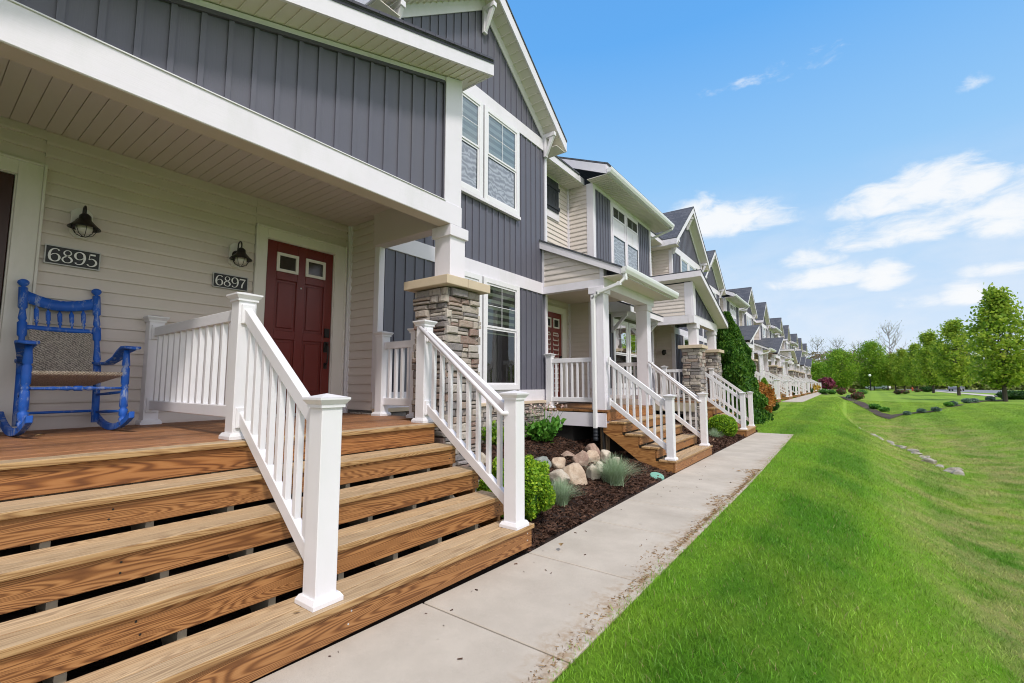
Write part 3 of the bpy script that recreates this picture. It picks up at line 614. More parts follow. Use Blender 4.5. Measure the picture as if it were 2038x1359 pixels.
def rsection(par,a,b,ztop,zbot,n,near=True,skirt=0):
    """rails + balusters between plan points a,b; ztop/zbot are (z at a, z at b) of rail centre lines"""
    A=Vector((*a,0));B=Vector((*b,0)); rh=.088
    def at(t,z): q=A+(B-A)*t; return (q.x,q.y,z[0]+(z[1]-z[0])*t)
    sl=math.sqrt(1+((ztop[1]-ztop[0])/(B-A).length)**2)
    m=MB(); m.bar(at(0,ztop),at(1,ztop),.052,rh*sl); m.build('top_rail','white_vinyl',par,.005 if near else 0)
    m=MB(); m.bar(at(0,zbot),at(1,zbot),.050,rh*sl); m.build('bottom_rail','white_vinyl',par,.005 if near else 0)
    allb=MB()
    for i in range(n):
        t=(i+.75)/(n+.5); p=at(t,zbot); q=at(t,ztop); w=.0185
        m=MB() if near else allb
        m.box(p[0]-w,p[0]+w,p[1]-w,p[1]+w,p[2]+rh*sl*.5-.03*(sl-1)*6,q[2]-rh*sl*.5+.03*(sl-1)*6)
        if near: m.build('baluster','white_vinyl',par,.002)
    if not near: tag(allb.build('balusters','white_vinyl',par))
def rail_brackets(par,pts):
    for (x,y,z) in pts: m=MB(); m.box(x-.012,x+.012,y-.045,y+.045,z-.075,z+.07); m.build('rail_bracket','white_vinyl',par,.004)
def stair_railing(name,label,x0,x1,y,zd,zg,rise,near=True,tall=True,yt=None,grip=False,npost=True,group='white stair railings'):
    """from deck edge post (x0) down to low post (x1)"""
    yt=y if yt is None else yt
    r=root(name,(x1,y,zg),label,'railing',group)
    if tall: rpost(r,x0,yt,zd,zd+1.03)
    rpost(r,x1,y,zg+rise,zg+rise+1.055)
    a=(x0+PW,yt); b=(x1-PW,y); g=(zd-zg-rise)/( (x1-x0)) ; 
    zt=(zd+.905,zg+rise+.905+.02); zb=(zd+.155,zg+rise+.155+.03)
    rsection(r,a,b,zt,zb,8,near)
    if near: rail_brackets(r,[(a[0]+.006,a[1],zt[0]),(a[0]+.006,a[1],zb[0]),(b[0]-.006,b[1],zt[1]),(b[0]-.006,b[1],zb[1])])
    if grip:
        m=MB(); o=-.085; m.tube([(x0+.02,yt+o,zt[0]+.075),(x1-.10,y+o,zt[1]+.02),(x1-.06,y+o,zt[1]-.012),(x1-.03,y+o+.03,zt[1]-.012),(x1-.03,y-PW+.01,zt[1]-.01)],.02,10); m.build('hand_grip','white_vinyl',r,0,True)
    return r
def stairs(label,y0,y1,xf,zg,zd,near=True,xd=-3.37,group='timber steps up to the porches',n=5,name='porch_steps'):
    """n risers from ground zg at x=xf to deck zd at x=xd"""
    r=root(name,(xf,(y0+y1)/2,zg),label,'steps',group)
    h=(zd-zg)/n; d=(xf-xd)/(n-1)
    for i in range(n-1):
        z=zg+h*(i+1); x=xf-d*i
        fx=x+.022
        m=MB(); j=random.uniform(-.004,.004)
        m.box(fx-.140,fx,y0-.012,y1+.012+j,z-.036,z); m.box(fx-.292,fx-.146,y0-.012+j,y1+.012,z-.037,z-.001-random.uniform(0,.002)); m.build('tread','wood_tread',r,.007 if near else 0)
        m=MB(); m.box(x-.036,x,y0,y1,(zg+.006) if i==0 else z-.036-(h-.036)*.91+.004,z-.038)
        rz=m.build('riser','wood_riser',r,.003 if near else 0)
        if near:
            for yy in (y0+.06,y0+1.05,y0+1.9,y1-.07):
                for zz in (z-.07,z-.12): k=MB(); k.lathe([(0,0),(.0055,0),(.0045,.002),(0,.0025)],(x,yy+random.uniform(-.02,.02),zz+random.uniform(-.008,.008)),(1,0,0),8); k.build('screw','black_metal' if i else 'sign_silver',rz)
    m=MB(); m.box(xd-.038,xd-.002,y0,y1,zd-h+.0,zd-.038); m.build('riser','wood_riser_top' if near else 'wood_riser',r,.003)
    # stringers
    ys=[y0+.022,y1-.022]; k=y0+.42
    while k<y1-.25: ys.append(k); k+=.41
    for q,yy in enumerate(ys):
        m=MB(); P=[(xf-.036,yy-.019,zg+.004)]
        for i in range(n-1):
            z=zg+h*(i+1)-.038; P+=[(xf-.038-d*i,yy-.019,z),(xf-.038-d*(i+1)+.0,yy-.019,z)]
        P+=[(xd-.04,yy-.019,zd-.04),(xd-.10,yy-.019,zd-.04),(xd-.10,yy-.019,zd-h-.20),(xf-.42,yy-.019,zg+.004)]
        m.prism(P,(0,.038,0)); m.build('stringer','wood_stringer' if q<2 else 'timber_block',r)
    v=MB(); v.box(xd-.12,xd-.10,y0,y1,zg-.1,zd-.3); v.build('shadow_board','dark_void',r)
    return r
def shed_porch(label,yh,yl,sx=0,dz=0,near=False,cols=(),ent=None,zg=-.1,deckz=.95,xdeck=-3.37,deck_y=None,full=False,xwall=-5.65,name='covered_porch',XFs=-3.25):
    """porch whose low-pitched roof is high at yh and falls towards yl"""
    sg=1 if yh>yl else -1; Z=lambda z:z+dz; Xs=lambda x:x+sx
    L=abs(yh-yl); zh=3.40+.34*L
    sl=lambda y:Z(zh-.34*abs(yh-y))
    r=root(name,(Xs(-4.3),(yh+yl)/2,Z(deckz)),label,'porch','covered porches with stone columns')
    lo,hi=min(yh,yl),max(yh,yl)
    # panel above the beam
    m=MB(); battens(m,Xs(-3.60),lo+.02,hi-.27 if sg>0 else hi-.02,Z(3.425),lambda y:sl(y)+.0,sp=.178,start=(.247+0 if near and sg>0 else None)) if sg>0 else battens(m,Xs(-3.60),lo+.27,hi-.02,Z(3.425),lambda y:sl(y),sp=.178)
    p=m.build('gable_panel','charcoal',r)
    t=MB(); 
    yb0,yb1=(hi-.27,hi) if sg>0 else (lo,lo+.27)
    t.prism([(Xs(-3.60),yb0,Z(3.414)),(Xs(-3.60),yb1,Z(3.414)),(Xs(-3.60),yb1,sl(yb1)),(Xs(-3.60),yb0,sl(yb0))],(.045,0,0))
    ya,yb=(lo+.02,yb0) if sg>0 else (yb1,hi-.02)
    t.prism([(Xs(-3.59),ya,sl(ya)-.05),(Xs(-3.59),yb,sl(yb)-.05),(Xs(-3.59),yb,sl(yb)),(Xs(-3.59),ya,sl(ya))],(.022,0,0)); t.build('corner_board','white_trim',r)
    # edge strip dark
    e=MB(); e.box(Xs(-3.588),Xs(-3.566),yb0-.022 if sg>0 else yb1,yb0 if sg>0 else yb1+.022,Z(3.43),sl(yb0 if sg>0 else yb1)-.06)
    e.prism([(Xs(-3.587),ya+.02,sl(ya+.02)-.085),(Xs(-3.587),yb-.02,sl(yb-.02)-.085),(Xs(-3.587),yb-.02,sl(yb-.02)-.051),(Xs(-3.587),ya+.02,sl(ya+.02)-.051)],(.03,0,0)); e.build('edge_channel','charcoal_dark',p)
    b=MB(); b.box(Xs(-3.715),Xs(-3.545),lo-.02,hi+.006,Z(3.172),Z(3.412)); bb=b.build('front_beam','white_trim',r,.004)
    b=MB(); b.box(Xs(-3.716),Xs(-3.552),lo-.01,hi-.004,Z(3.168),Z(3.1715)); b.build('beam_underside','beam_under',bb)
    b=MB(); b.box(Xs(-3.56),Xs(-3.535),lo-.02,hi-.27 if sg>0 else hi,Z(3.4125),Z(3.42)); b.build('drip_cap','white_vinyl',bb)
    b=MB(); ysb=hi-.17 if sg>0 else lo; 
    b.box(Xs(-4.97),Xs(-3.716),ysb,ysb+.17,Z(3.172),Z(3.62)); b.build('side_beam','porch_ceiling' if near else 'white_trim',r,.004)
    if not near and sg<0:
        b=MB(); b.box(Xs(-4.95),Xs(-3.56),lo-.012,lo-.001,Z(3.172),Z(3.414)); b.build('side_beam_face','white_trim',r)
    # side wall above beam at the high end
    s=MB(); yy=hi-.005 if sg>0 else lo+.005
    lap(s,(Xs(-4.95),yy),(Xs(-3.60),yy),Z(3.42),sl(yh)-.02,(0,sg)); s.box(Xs(-4.95),Xs(-3.61),yy-sg*.06,yy-sg*.002,Z(3.42),sl(yh)-.06); s.build('side_siding','beige_siding',r)
    s=MB(); s.box(Xs(-3.80),Xs(-3.60),yy-.0,yy+sg*.022,Z(3.416),sl(yh)-.01); s.build('side_corner_board','white_trim',r)
    # ceiling
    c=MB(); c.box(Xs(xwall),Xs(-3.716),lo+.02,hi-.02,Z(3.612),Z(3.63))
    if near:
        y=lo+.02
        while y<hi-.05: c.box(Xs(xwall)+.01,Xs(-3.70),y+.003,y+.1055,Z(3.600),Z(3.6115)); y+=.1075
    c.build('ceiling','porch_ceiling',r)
    # roof
    XF=Xs(XFs); oh=.23; ye=yh+sg*oh; yo=yl-sg*.3; XB=Xs(-4.97); f=lambda y,o:sl(yh)-.34*sg*(yh-y)+o
    rf=MB(); rf.prism([(XF+.012,ye,f(ye,.20)),(XB,ye,f(ye,.20)),(XB,yo,f(yo,.20)),(XF+.012,yo,f(yo,.20))],(0,0,-.03))
    if full:
        yq=yh-sg*.2; rf.prism([(XB-.001,yq,f(yq,.20)),(Xs(xwall),yq,f(yq,.20)),(Xs(xwall),yo,f(yo,.20)),(XB-.001,yo,f(yo,.20))],(0,0,-.03))
    rr=rf.build('roof','shingle',r,uvslope=True)
    if near:
        ti=MB(); y=ye-.03
        while y>yo: 
            zz1=f(y,.2005); zz0=f(y-.135,.2005); e_=random.uniform(.002,.008); ti.prism([(XF+.013,y,zz1-.02),(XF+.013,y,zz1+e_),(XF+.013,y-.135,zz0+e_),(XF+.013,y-.135,zz0-.02)],(.016,0,0)); y-=.139
        ti.build('shingle_edge','charcoal_dark',rr)
    fa=MB(); fa.prism([(XF,ye,f(ye,.168)),(XF,yo,f(yo,.168)),(XF,yo,f(yo,.0)),(XF,ye,f(ye,.0))],(-.026,0,0))
    fa.prism([(XF-.026,ye,f(ye,.168)),(XF-.026,ye,f(ye,0)),(XB,ye,f(ye,0)),(XB,ye,f(ye,.168))],(0,-sg*.024,0)); fa.build('fascia','white_trim',rr)
    de=MB(); de.prism([(XF+.006,ye,f(ye,.1695)),(XF+.006,yo,f(yo,.1695)),(XF+.006,yo,f(yo,.145)),(XF+.006,ye,f(ye,.145))],(-.0055,0,0)); de.build('drip_edge','charcoal_dark',rr)
    so=MB(); a0=ye-sg*.026
    so.prism([(XF-.027,a0,f(a0,.012)),(XF-.027,yo,f(yo,.012)),(Xs(-3.62),yo,f(yo,.012)),(Xs(-3.62),a0,f(a0,.012))],(0,0,.012))
    y1_,y2_=yh+sg*.002,a0; so.prism([(Xs(-3.62),y1_,f(y1_,.012)),(Xs(-3.62),y2_,f(y2_,.012)),(XB,y2_,f(y2_,.012)),(XB,y1_,f(y1_,.012))],(0,0,.012))
    if near:
        y=ye-.12
        while y>yo+.05:
            so.prism([(XF-.035,y-.006,f(y-.006,.0115)),(XF-.035,y+.006,f(y+.006,.0115)),(XF-.035,y+.006,f(y+.006,.003)),(XF-.035,y-.006,f(y-.006,.003))],(-.27,0,0)); y-=.118
    so.build('soffit','soffit',rr)
    # columns + posts
    for (cy,cw) in cols:
        column(r,Xs(-3.98),Xs(-3.46),cy-cw/2,cy+cw/2,zg,Z(2.42),near); ppost(r,Xs(-3.815),Xs(-3.565),cy-.125,cy+.125,Z(2.522),Z(3.17))
    # deck
    if deck_y:
        d0,d1,d2=deck_y  # boards y from d0 to d1 (front), to d2 behind the columns
        m=MB(); x=Xs(xdeck)+.022; i=0
        while x>Xs(xwall)+.05:
            w=.138; yy1=d1 if x>Xs(-4.0) else d2; xx=max(x-w,Xs(xwall)+.004)
            m.box(xx,x,d0,yy1,Z(deckz)-.036,Z(deckz)+random.uniform(-.0012,.0012)); x-=w+.005; i+=1
            if i==1: m.build('nosing_board','wood_tread',r,.007 if near else 0); m=MB()
        m.build('deck_boards',('wood_deck' if near else 'wood_riser'),r,.003 if near else 0)
        m=MB(); m.box(Xs(-4.95),Xs(xdeck)-.14,d0,d1-.03,Z(deckz)-.3,Z(deckz)-.04); m.box(Xs(xwall),Xs(-4.97),d0,d2,Z(deckz)-.3,Z(deckz)-.04); m.build('deck_joists','timber_block',r)
    return r
def gutter_porch(label,y0,y1,sx=0,dz=0,near=False,deckz=.87,zg=-.12,xwall=-5.65):
    """porch with a roof falling to a gutter at the front"""
    Z=lambda z:z+dz; Xs=lambda x:x+sx
    r=root('covered_porch',(Xs(-4.3),(y0+y1)/2,Z(deckz)),label,'porch','covered porches with white gutters')
    yp=y0-.08
    s=MB(); lap(s,(Xs(-4.93),y0+.02),(Xs(-3.66),y0+.02),Z(3.335),Z(4.12),(0,-1),lambda z:(0,max(0,min(1,(4.24+dz-z)/.47/1.27)))); s.build('side_siding','beige_siding',r)
    b=MB(); b.box(Xs(-4.95),Xs(-3.58),y0-.0,y0+.16,Z(3.19),Z(3.334)); b.box(Xs(-3.86),Xs(-3.58),y0+.161,y1-.3,Z(3.16),Z(3.42)); b.box(Xs(-3.66),Xs(-3.58),y0-.002,y0+.15,Z(3.335),Z(3.56))
    b.prism([(Xs(-4.95),y0+.03,Z(3.336)),(Xs(-3.67),y0+.03,Z(3.336)),(Xs(-3.67),y0+.03,Z(3.60)),(Xs(-4.95),y0+.03,Z(4.18))],(0,.1,0))
    b.box(Xs(-4.95),Xs(-4.90),y0-.005,y0+.01,Z(3.335),Z(4.18))
    b.build('beam','white_trim',r)
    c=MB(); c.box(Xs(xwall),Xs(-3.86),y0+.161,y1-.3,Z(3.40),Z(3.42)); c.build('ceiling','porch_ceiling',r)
    XF=Xs(-3.2); k=.47; z0=Z(3.50); zz=lambda x,o=0:z0+k*(XF-x)+o
    rf=MB(); rf.prism([(XF+.03,yp-.012,zz(XF+.03)),(Xs(-5.04),yp-.012,zz(Xs(-5.04))),(Xs(-5.04),y1,zz(Xs(-5.04))),(XF+.03,y1,zz(XF+.03))],(0,0,-.035)); rf.prism([(Xs(-5.041),y0+.12,zz(Xs(-5.041))),(Xs(xwall),y0+.12,zz(Xs(xwall))),(Xs(xwall),y1-.3,zz(Xs(xwall))),(Xs(-5.041),y1-.3,zz(Xs(-5.041)))],(0,0,-.035))
    rr=rf.build('roof','shingle',r,uvslope=True)
    fa=MB()
    for q,e in ((yp,1),(y1-.024,1)): fa.prism([(XF,q,zz(XF,-.036)),(Xs(-5.04),q,zz(Xs(-5.04),-.036)),(Xs(-5.04),q,zz(Xs(-5.04),-.19)),(XF,q,zz(XF,-.16))],(0,.024,0))
    fa.box(XF-.024,XF,yp+.0245,y1-.0245,Z(3.335),Z(3.46)); fa.build('fascia','white_trim',rr)
    so=MB(); so.box(Xs(-3.578),XF-.025,yp+.026,y1-.026,Z(3.345),Z(3.357)); so.box(Xs(-3.86),Xs(-3.578),y1-.3,y1-.026,Z(3.345),Z(3.357)); so.build('soffit','soffit',rr)
    gu=MB(); gutter(gu,XF+.004,yp-.01,y1+.02,Z(3.46)); gg=gu.build('gutter','gutter_white',rr)
    ds=MB(); xp=Xs(-3.77); w=.075
    P=[(XF+.05,yp+.06,Z(3.37)),(XF+.05,yp+.06,Z(3.27)),(XF-.05,yp+.03,Z(3.18)),(xp+.1,y0-.062,Z(3.06)),(xp,y0-.062,Z(2.98)),(xp,y0-.062,Z(deckz-.33))]
    for a,b_ in zip(P[:-1],P[1:]): ds.bar(a,b_,w,.06)
    for p in P[1:-1]: ds.box(p[0]-.034,p[0]+.034,p[1]-w/2,p[1]+w/2,p[2]-.036,p[2]+.036)
    dd=ds.build('downspout','gutter_white',r,.006)
    if near: ds=MB(); ds.lathe([(.045,0),(.05,.03),(.042,.06),(.05,.09),(.042,.12),(.05,.15),(.042,.18),(.05,.22)],(xp,y0-.062,Z(.32)),(0,0,1),12); ds.build('drain_sleeve','shutter',dd)
    ppost(r,Xs(-3.865),Xs(-3.60),y0+.0,y0+.25,Z(deckz),Z(3.188)); ppost(r,Xs(-3.865),Xs(-3.60),y0+2.33,y0+2.57,Z(deckz),Z(3.158))
    m=MB(); x=Xs(-3.545)
    while x>Xs(xwall)+.05: m.box(max(x-.138,Xs(xwall)),x,y0-.03,y1-.55,Z(deckz)-.036,Z(deckz)+random.uniform(-.001,.001)); x-=.143
    m.build('deck_boards','wood_riser',r)
    m=MB(); m.box(Xs(-5.2),Xs(-3.57),y0-.025,y0+.012,Z(deckz)-.31,Z(deckz)-.055); m.box(Xs(-3.607),Xs(-3.57),y0+.013,y1-.6,Z(deckz)-.31,Z(deckz)-.055); m.build('rim_board','white_trim',r)
    m=MB(); m.box(Xs(-3.75),Xs(-3.62),y0+.10,y0+.22,zg-.2,Z(deckz)-.32); m.build('support_post','wood_post',r)
    m=MB(); m.box(Xs(xwall),Xs(-4.3),y0+.05,y1-.6,zg-.3,Z(deckz)-.04); m.build('under_deck_shade','dark_void',r)  # black block standing in for the shade under the deck
    return r
# ------------------------------------------------------------------ terrain
def lerp(x,xs,ys): return np.interp(x,xs,ys)
def sstep(t): t=np.clip(t,0,1); return t*t*(3-2*t)
def gz(x,y):
    """lawn height; works on floats and arrays"""
    x=np.asarray(x,float); y=np.asarray(y,float)
    base=lerp(y,[-50,1,8,17,22,31,60,110,160],[0,0,-.125,-.2,-.02,.32,.32,.1,0.])
    left=base
    xc=lerp(y,[-20,2,8,17,21,27,33,60],[1.4,1.5,1.8,2.35,1.95,.6,-.1,-.1])
    D=lerp(y,[-20,2,10,22,30,36,44],[.6,.72,1.0,1.0,.75,.4,0])
    rb=0.0
    t=sstep((x+.75)/(xc+.75)); u=sstep((x-xc-.5)/(8.5-xc)); mid=base*(1-t)+(-D)*t
    z=np.where(x<-.75,left,np.where(x<xc+.5,mid,(-D)*(1-u)+rb*u))
    fade=sstep((y-40)/20); plain=base*(1-sstep((x+.5)/6)); z=z*(1-fade)+plain*fade
    wob=.02*np.sin(x*1.3+y*.37)*np.sin(y*.21)+.012*np.sin(x*.9-y*.8)
    return z+wob*sstep((x+.6)/1.2)
def mz(x,y):
    b=lerp(y,[-50,1,8,17],[0,0,-.125,-.2]); return b-.015+.15*sstep((-2.3-x)/.9)+.30*sstep((-3.3-x)/1.5)+.02*np.sin(x*5+y*3)*np.sin(y*4.1)
def grid(name,xs,ys,f,mat,parent=None):
    X,Y=np.meshgrid(xs,ys,indexing='ij'); Z=f(X,Y); V=np.stack([X,Y,Z],-1).reshape(-1,3); n,m=len(xs),len(ys)
    i=np.arange(n*m).reshape(n,m); F=np.stack([i[:-1,:-1],i[1:,:-1],i[1:,1:],i[:-1,1:]],-1).reshape(-1,4)
    return fastmesh(name,V,F,mat,parent,True)
xs=np.unique(np.concatenate([np.array([-900,-400,-150,-60,-25,-12,-8,-6]),np.linspace(-5,12,70),np.linspace(-1.48,-1.05,22),np.array([14,18,25,40,70,130,260,600,1200])]))
ys=np.unique(np.concatenate([np.array([-60,-20,-8,-3]),np.linspace(-2,60,130),np.array([65,72,80,90,105,120,140,170,210,300,500,900,1600])]))
def lawnf(X,Y): return gz(X,Y)-np.where((X<np.interp(Y,[-8,2,8,16.6],[-1.17,-1.17,-1.24,-1.40])-.02)&(Y<16.4),.16,0.012)
tag(grid('lawn_ground',xs,ys,lawnf,'lawn'),kind='structure')
# mulch bed sheet
mb=grid('mulch',np.linspace(-5.2,-2.17,60),np.linspace(-1,17.3,240),lambda X,Y: mz(X,Y)+rng.normal(0,.006,X.shape)-np.where(X>lerp(Y,[2,8,16],[-2.23,-2.40,-2.46]),.10,0),'mulch_base')
tag(mb,kind='structure')
# sidewalk slabs
def slabxy(name,pts,zt,mat='concrete_walk'):
    m=MB(); m.prism([(x,y,zt(x,y)-.10) for x,y in pts],(0,0,.10)); return m
lx=lambda y: float(lerp(y,[-8,3.1,8,16.6],[-2.49,-2.19,-2.37,-2.44])); rx=lambda y: float(lerp(y,[-8,2,8,16.6],[-1.17,-1.17,-1.24,-1.40]))
js=[-4.6,-3.5,-2.35,-1.2,-.05,.95,2.08,3.22,4.42,5.52,6.7,7.85,9.0,10.15,11.3,12.45,13.6,14.75,15.7,16.62]
m=MB()
for a,b in zip(js[:-1],js[1:]):
    g=.0065; z0=float(lerp(a,[-50,1,8,17],[0,0,-.125,-.2])); z1=float(lerp(b,[-50,1,8,17],[0,0,-.125,-.2]))
    A,B,Cc,D=(lx(a+g),a+g),(rx(a+g),a+g),(rx(b-g),b-g),(lx(b-g),b-g)
    m.add([(*A,z0-.1),(*B,z0-.1),(*Cc,z1-.1),(*D,z1-.1),(*A,z0),(*B,z0),(*Cc,z1),(*D,z1)],[(0,3,2,1),(4,5,6,7),(0,1,5,4),(1,2,6,5),(2,3,7,6),(3,0,4,7)])
sw=m.build('sidewalk','concrete_walk',None,.005); tag(sw,kind='structure')
m=MB(); y=31.1
while y<118:
    b=y+1.5; ra=float(lerp(y,[31,36,118],[-2.1,-2.12,-2.5])); m.add([(-3.14,y+.006,.2),(ra,y+.006,.2),(ra,b,.2),(-3.14,b,.2),(-3.14,y+.006,.345),(ra,y+.006,.345),(ra,b,.345),(-3.14,b,.345)],[(0,3,2,1),(4,5,6,7),(0,1,5,4),(1,2,6,5),(2,3,7,6),(3,0,4,7)]); y=b
tag(m.build('far_sidewalk','concrete_walk'),kind='structure')
# road + path beyond the lawn (poly strips following the ground)
def strip(name,L,Rr,mat,off):
    V=[];F=[]
    for i,(a,b) in enumerate(zip(L,Rr)):
        for p in (a,b): V.append((p[0],p[1],float(gz(p[0],p[1]))+off))
        if i: F.append((2*i-2,2*i-1,2*i+1,2*i))
    m=MB(); m.add(V,F); return tag(m.build(name,mat),kind='structure')
strip('road',[(17.2,60),(17.4,82),(18.0,100),(16.2,114),(11.6,150),(7.5,180),(-6,230)],[(34,60),(32,100),(31,130),(28,148),(22,165),(14,190),(0,250)],'asphalt',.03)
strip('footpath',[(12.6,55),(12.8,68.4),(13.0,90),(13.5,112),(13.4,125)],[(14.6,55),(14.8,80),(14.8,100),(14.6,118),(14.4,130)],'far_path',.034)
# far mulch bed with edging at the head of the swale
strip('shrub_bed',[(-2.5,60),(-.5,48.8),(.55,41.6),(1.32,34.4),(1.75,32.2),(2.6,34.9),(4,36),(5.9,41.4),(8.7,51),(10.8,55.4)],[(-2.0,62),(.0,51),(1.0,43.2),(1.6,36),(2.0,34.6),(2.65,35.6),(4,36.7),(5.8,42.2),(8.55,51.8),(10.6,56.4)],'bed_soil',.03)

# ------------------------------------------------------------------ townhouses
g1=gable_bay(1,5.85,label='gabled charcoal townhouse with four zebra shaded windows, nearest to the camera',near=True,zg=-.2)
gable_bay(0,-2.75,label='gabled townhouse on the near side of the rocking chair porch',near=False,zg=-.2)
XR=-5.65
s=MB(); lap(s,(XR,.665),(XR,2.465),.95,3.605,(1,0)); 
for (a,b) in ((-.6,-.56),(3.705,3.77)): lap(s,(XR,a),(XR,b),.95,3.605,(1,0))
lap(s,(XR,-.56),(XR,.665),3.28,3.605,(1,0)); lap(s,(XR,2.465),(XR,3.705),3.28,3.605,(1,0)); s.build('entry_siding','beige_siding',g1)
s=MB(); s.box(-12,XR-.06,-.7,3.77,-.2,6.4); s.box(XR-.06,XR-.001,-.6,-.41,.9,3.7); s.box(XR-.06,XR-.001,.515,2.60,.9,3.7); s.box(XR-.06,XR-.001,3.525,3.77,.9,3.7); s.box(XR-.06,XR-.001,-.42,.52,3.15,3.7); s.box(XR-.06,XR-.001,2.60,3.525,3.15,3.7); s.build('entry_wall','concrete_foundation',g1)
s=MB(); s.box(XR+.001,XR+.034,3.722,3.752,.95,3.60); s.box(XR+.001,XR+.06,3.752,3.776,.95,3.60); s.box(-5.01,-4.93,3.735,3.775,1.24,3.6); s.box(-5.0,-4.928,3.73,3.775,1.03,1.24); s.build('inner_corner_trim','white_vinyl',g1)
door(g1,XR,2.616,.95,True); door(g1,XR,-.395,.95,True,dm='dark_door')['label']='dark brown door at the left edge'
eave_bay(12.33,label='flat eaved townhouse with closed dark shutter, between the two nearest gables',near=True,rl=2.28,rr_=2.27)
gable_bay(2,18.8,label='second gabled townhouse from the camera, rising behind the arborvitae hedge',near=False,zg=-.3)
sx,dz=-.92,.33
ords=['third','fourth','fifth','sixth','seventh','eighth','ninth','tenth']
Gs=[26.9,39.0,47.0,59.1,67.2,79.3,87.4,99.5]
for o,yc in zip(ords,Gs): gable_bay(0,yc,sx,dz,label=f'{o} gabled townhouse counted along the row from the camera',zg=.1)
Es=[33.0,53.05,73.25,93.45]
for o,yc in zip(['second','third','fourth','fifth'],Es):
    eave_bay(yc,sx,dz,label=f'{o} flat eaved townhouse along the row, set between two gables',zg=.1,rl=1.87,rr_=1.87)
for i,(a,b) in enumerate(((41.08,44.92),(61.18,65.12),(81.38,85.32))):
    r=root('entry_recess',(-6.6,(a+b)/2,.33),f'{["nearest","middle","farthest"][i]} recessed double entry wall between far gabled townhouses','entry wall','recessed double entries far along the row')
    m=MB(); m.box(-14,-6.6,a,b,.1,6.7); m.build('wall','concrete_foundation',r); m=MB(); lap(m,(-6.57,a),(-6.57,b),1.2,6.8,(1,0)); m.build('siding','beige_siding',r); m=MB(); m.prism([(-6.1,a,7.0),(-6.1,b,7.0),(-13,b,9.4),(-13,a,9.4)],(0,0,-.05)); rr=m.build('roof','shingle',r,uvslope=True); m=MB(); m.box(-6.13,-6.1,a,b,6.76,6.95); m.box(-6.6,-6.13,a,b,6.76,6.78); m.build('fascia','white_trim',rr)
    door(r,-6.55,a+.35,1.25,False); door(r,-6.55,b-1.25,1.25,False)

# ------------------------------------------------------------------ porches, steps, railings
shed_porch('open porch shared by doors 6895 and 6897, with timber deck, stone column and charcoal panel',3.83,-.88,near=True,cols=((3.795,.55),(-.62,.55)),deck_y=(-.6,3.37,3.80),full=True,zg=-.06)
st1=stairs('wide timber steps below the porch with the blue rocking chair',-.35,3.25,-2.18,0.0,.95,True)
def spin(o,px,py,a):
    o.location=Matrix.Rotation(a,4,'Z')@(Vector(o.location)-Vector((px,py,0)))+Vector((px,py,0)); o.rotation_euler.z=a
spin(st1,-2.18,3.25,-.026)
for o in list(bpy.data.objects):
    if o.name in ('deck_boards','nosing_board'):
        org=Vector(ORG[o.parent.name]); p=Vector((-3.37,3.35,0))-Vector((org.x,org.y,0)); o.data.transform(Matrix.Translation(p)@Matrix.Rotation(-.022,4,'Z')@Matrix.Translation(-p))
RG='white railings of the near porches'
stair_railing('stair_railing','white stair railing down the middle of the wide near steps',-3.59,-2.33,1.44,.95,0,.19,yt=1.52,group=RG)
stair_railing('stair_railing','white stair railing with round hand grip beside the near stone column',-3.56,-2.25,3.10,.95,0,.19,yt=3.30,grip=True,group=RG)
r=root('porch_railing',(-4.6,1.52,.95),'white baluster railing dividing the near porch, right of the rocking chair','railing',RG)
rpost(r,-5.575,1.535,.95,.95+1.04); rsection(r,(-5.51,1.535),(-3.655,1.52),(1.86,1.86),(1.14,1.14),12); rail_brackets(r,[(-5.507,1.535,1.86),(-5.507,1.535,1.14)])
r=root('porch_railing',(-4.4,3.74,.95),'short white railing closing the gap between bay wall and near stone column','railing',RG)
rpost(r,-4.76,3.70,.95,1.98); rpost(r,-4.11,3.70,.95,1.98); rsection(r,(-4.70,3.70),(-4.17,3.70),(1.83,1.83),(1.13,1.13),4)
# second porch with gutter
gutter_porch('porch with white posts, gutter and downspout over the middle red door',7.80,10.86,near=True)
stairs('timber steps with open stringer below the white guttered porch',7.80,10.33,-2.365,-.125,.87,True,xd=-3.545)
stair_railing('stair_railing','near side railing of the steps below the guttered porch',-3.60,-2.45,7.89,.87,-.125,.2,tall=False,group=RG)
stair_railing('stair_railing','far side railing with hand rail on the steps below the guttered porch',-3.60,-2.45,10.12,.87,-.125,.2,tall=False,grip=True,yt=10.2,group=RG)
r=root('porch_railing',(-4.4,7.87,.87),'white baluster railing on the side of the guttered porch, beside the downspout','railing',RG)
rpost(r,-4.82,7.87,.87,1.93); rsection(r,(-4.76,7.87),(-3.87,7.87),(1.81,1.81),(1.05,1.05),7)
r=root('porch_railing',(-4.4,10.45,.87),'white baluster railing at the far end of the guttered porch','railing',RG)
rsection(r,(-4.9,10.25),(-3.87,10.25),(1.81,1.81),(1.05,1.05),7)
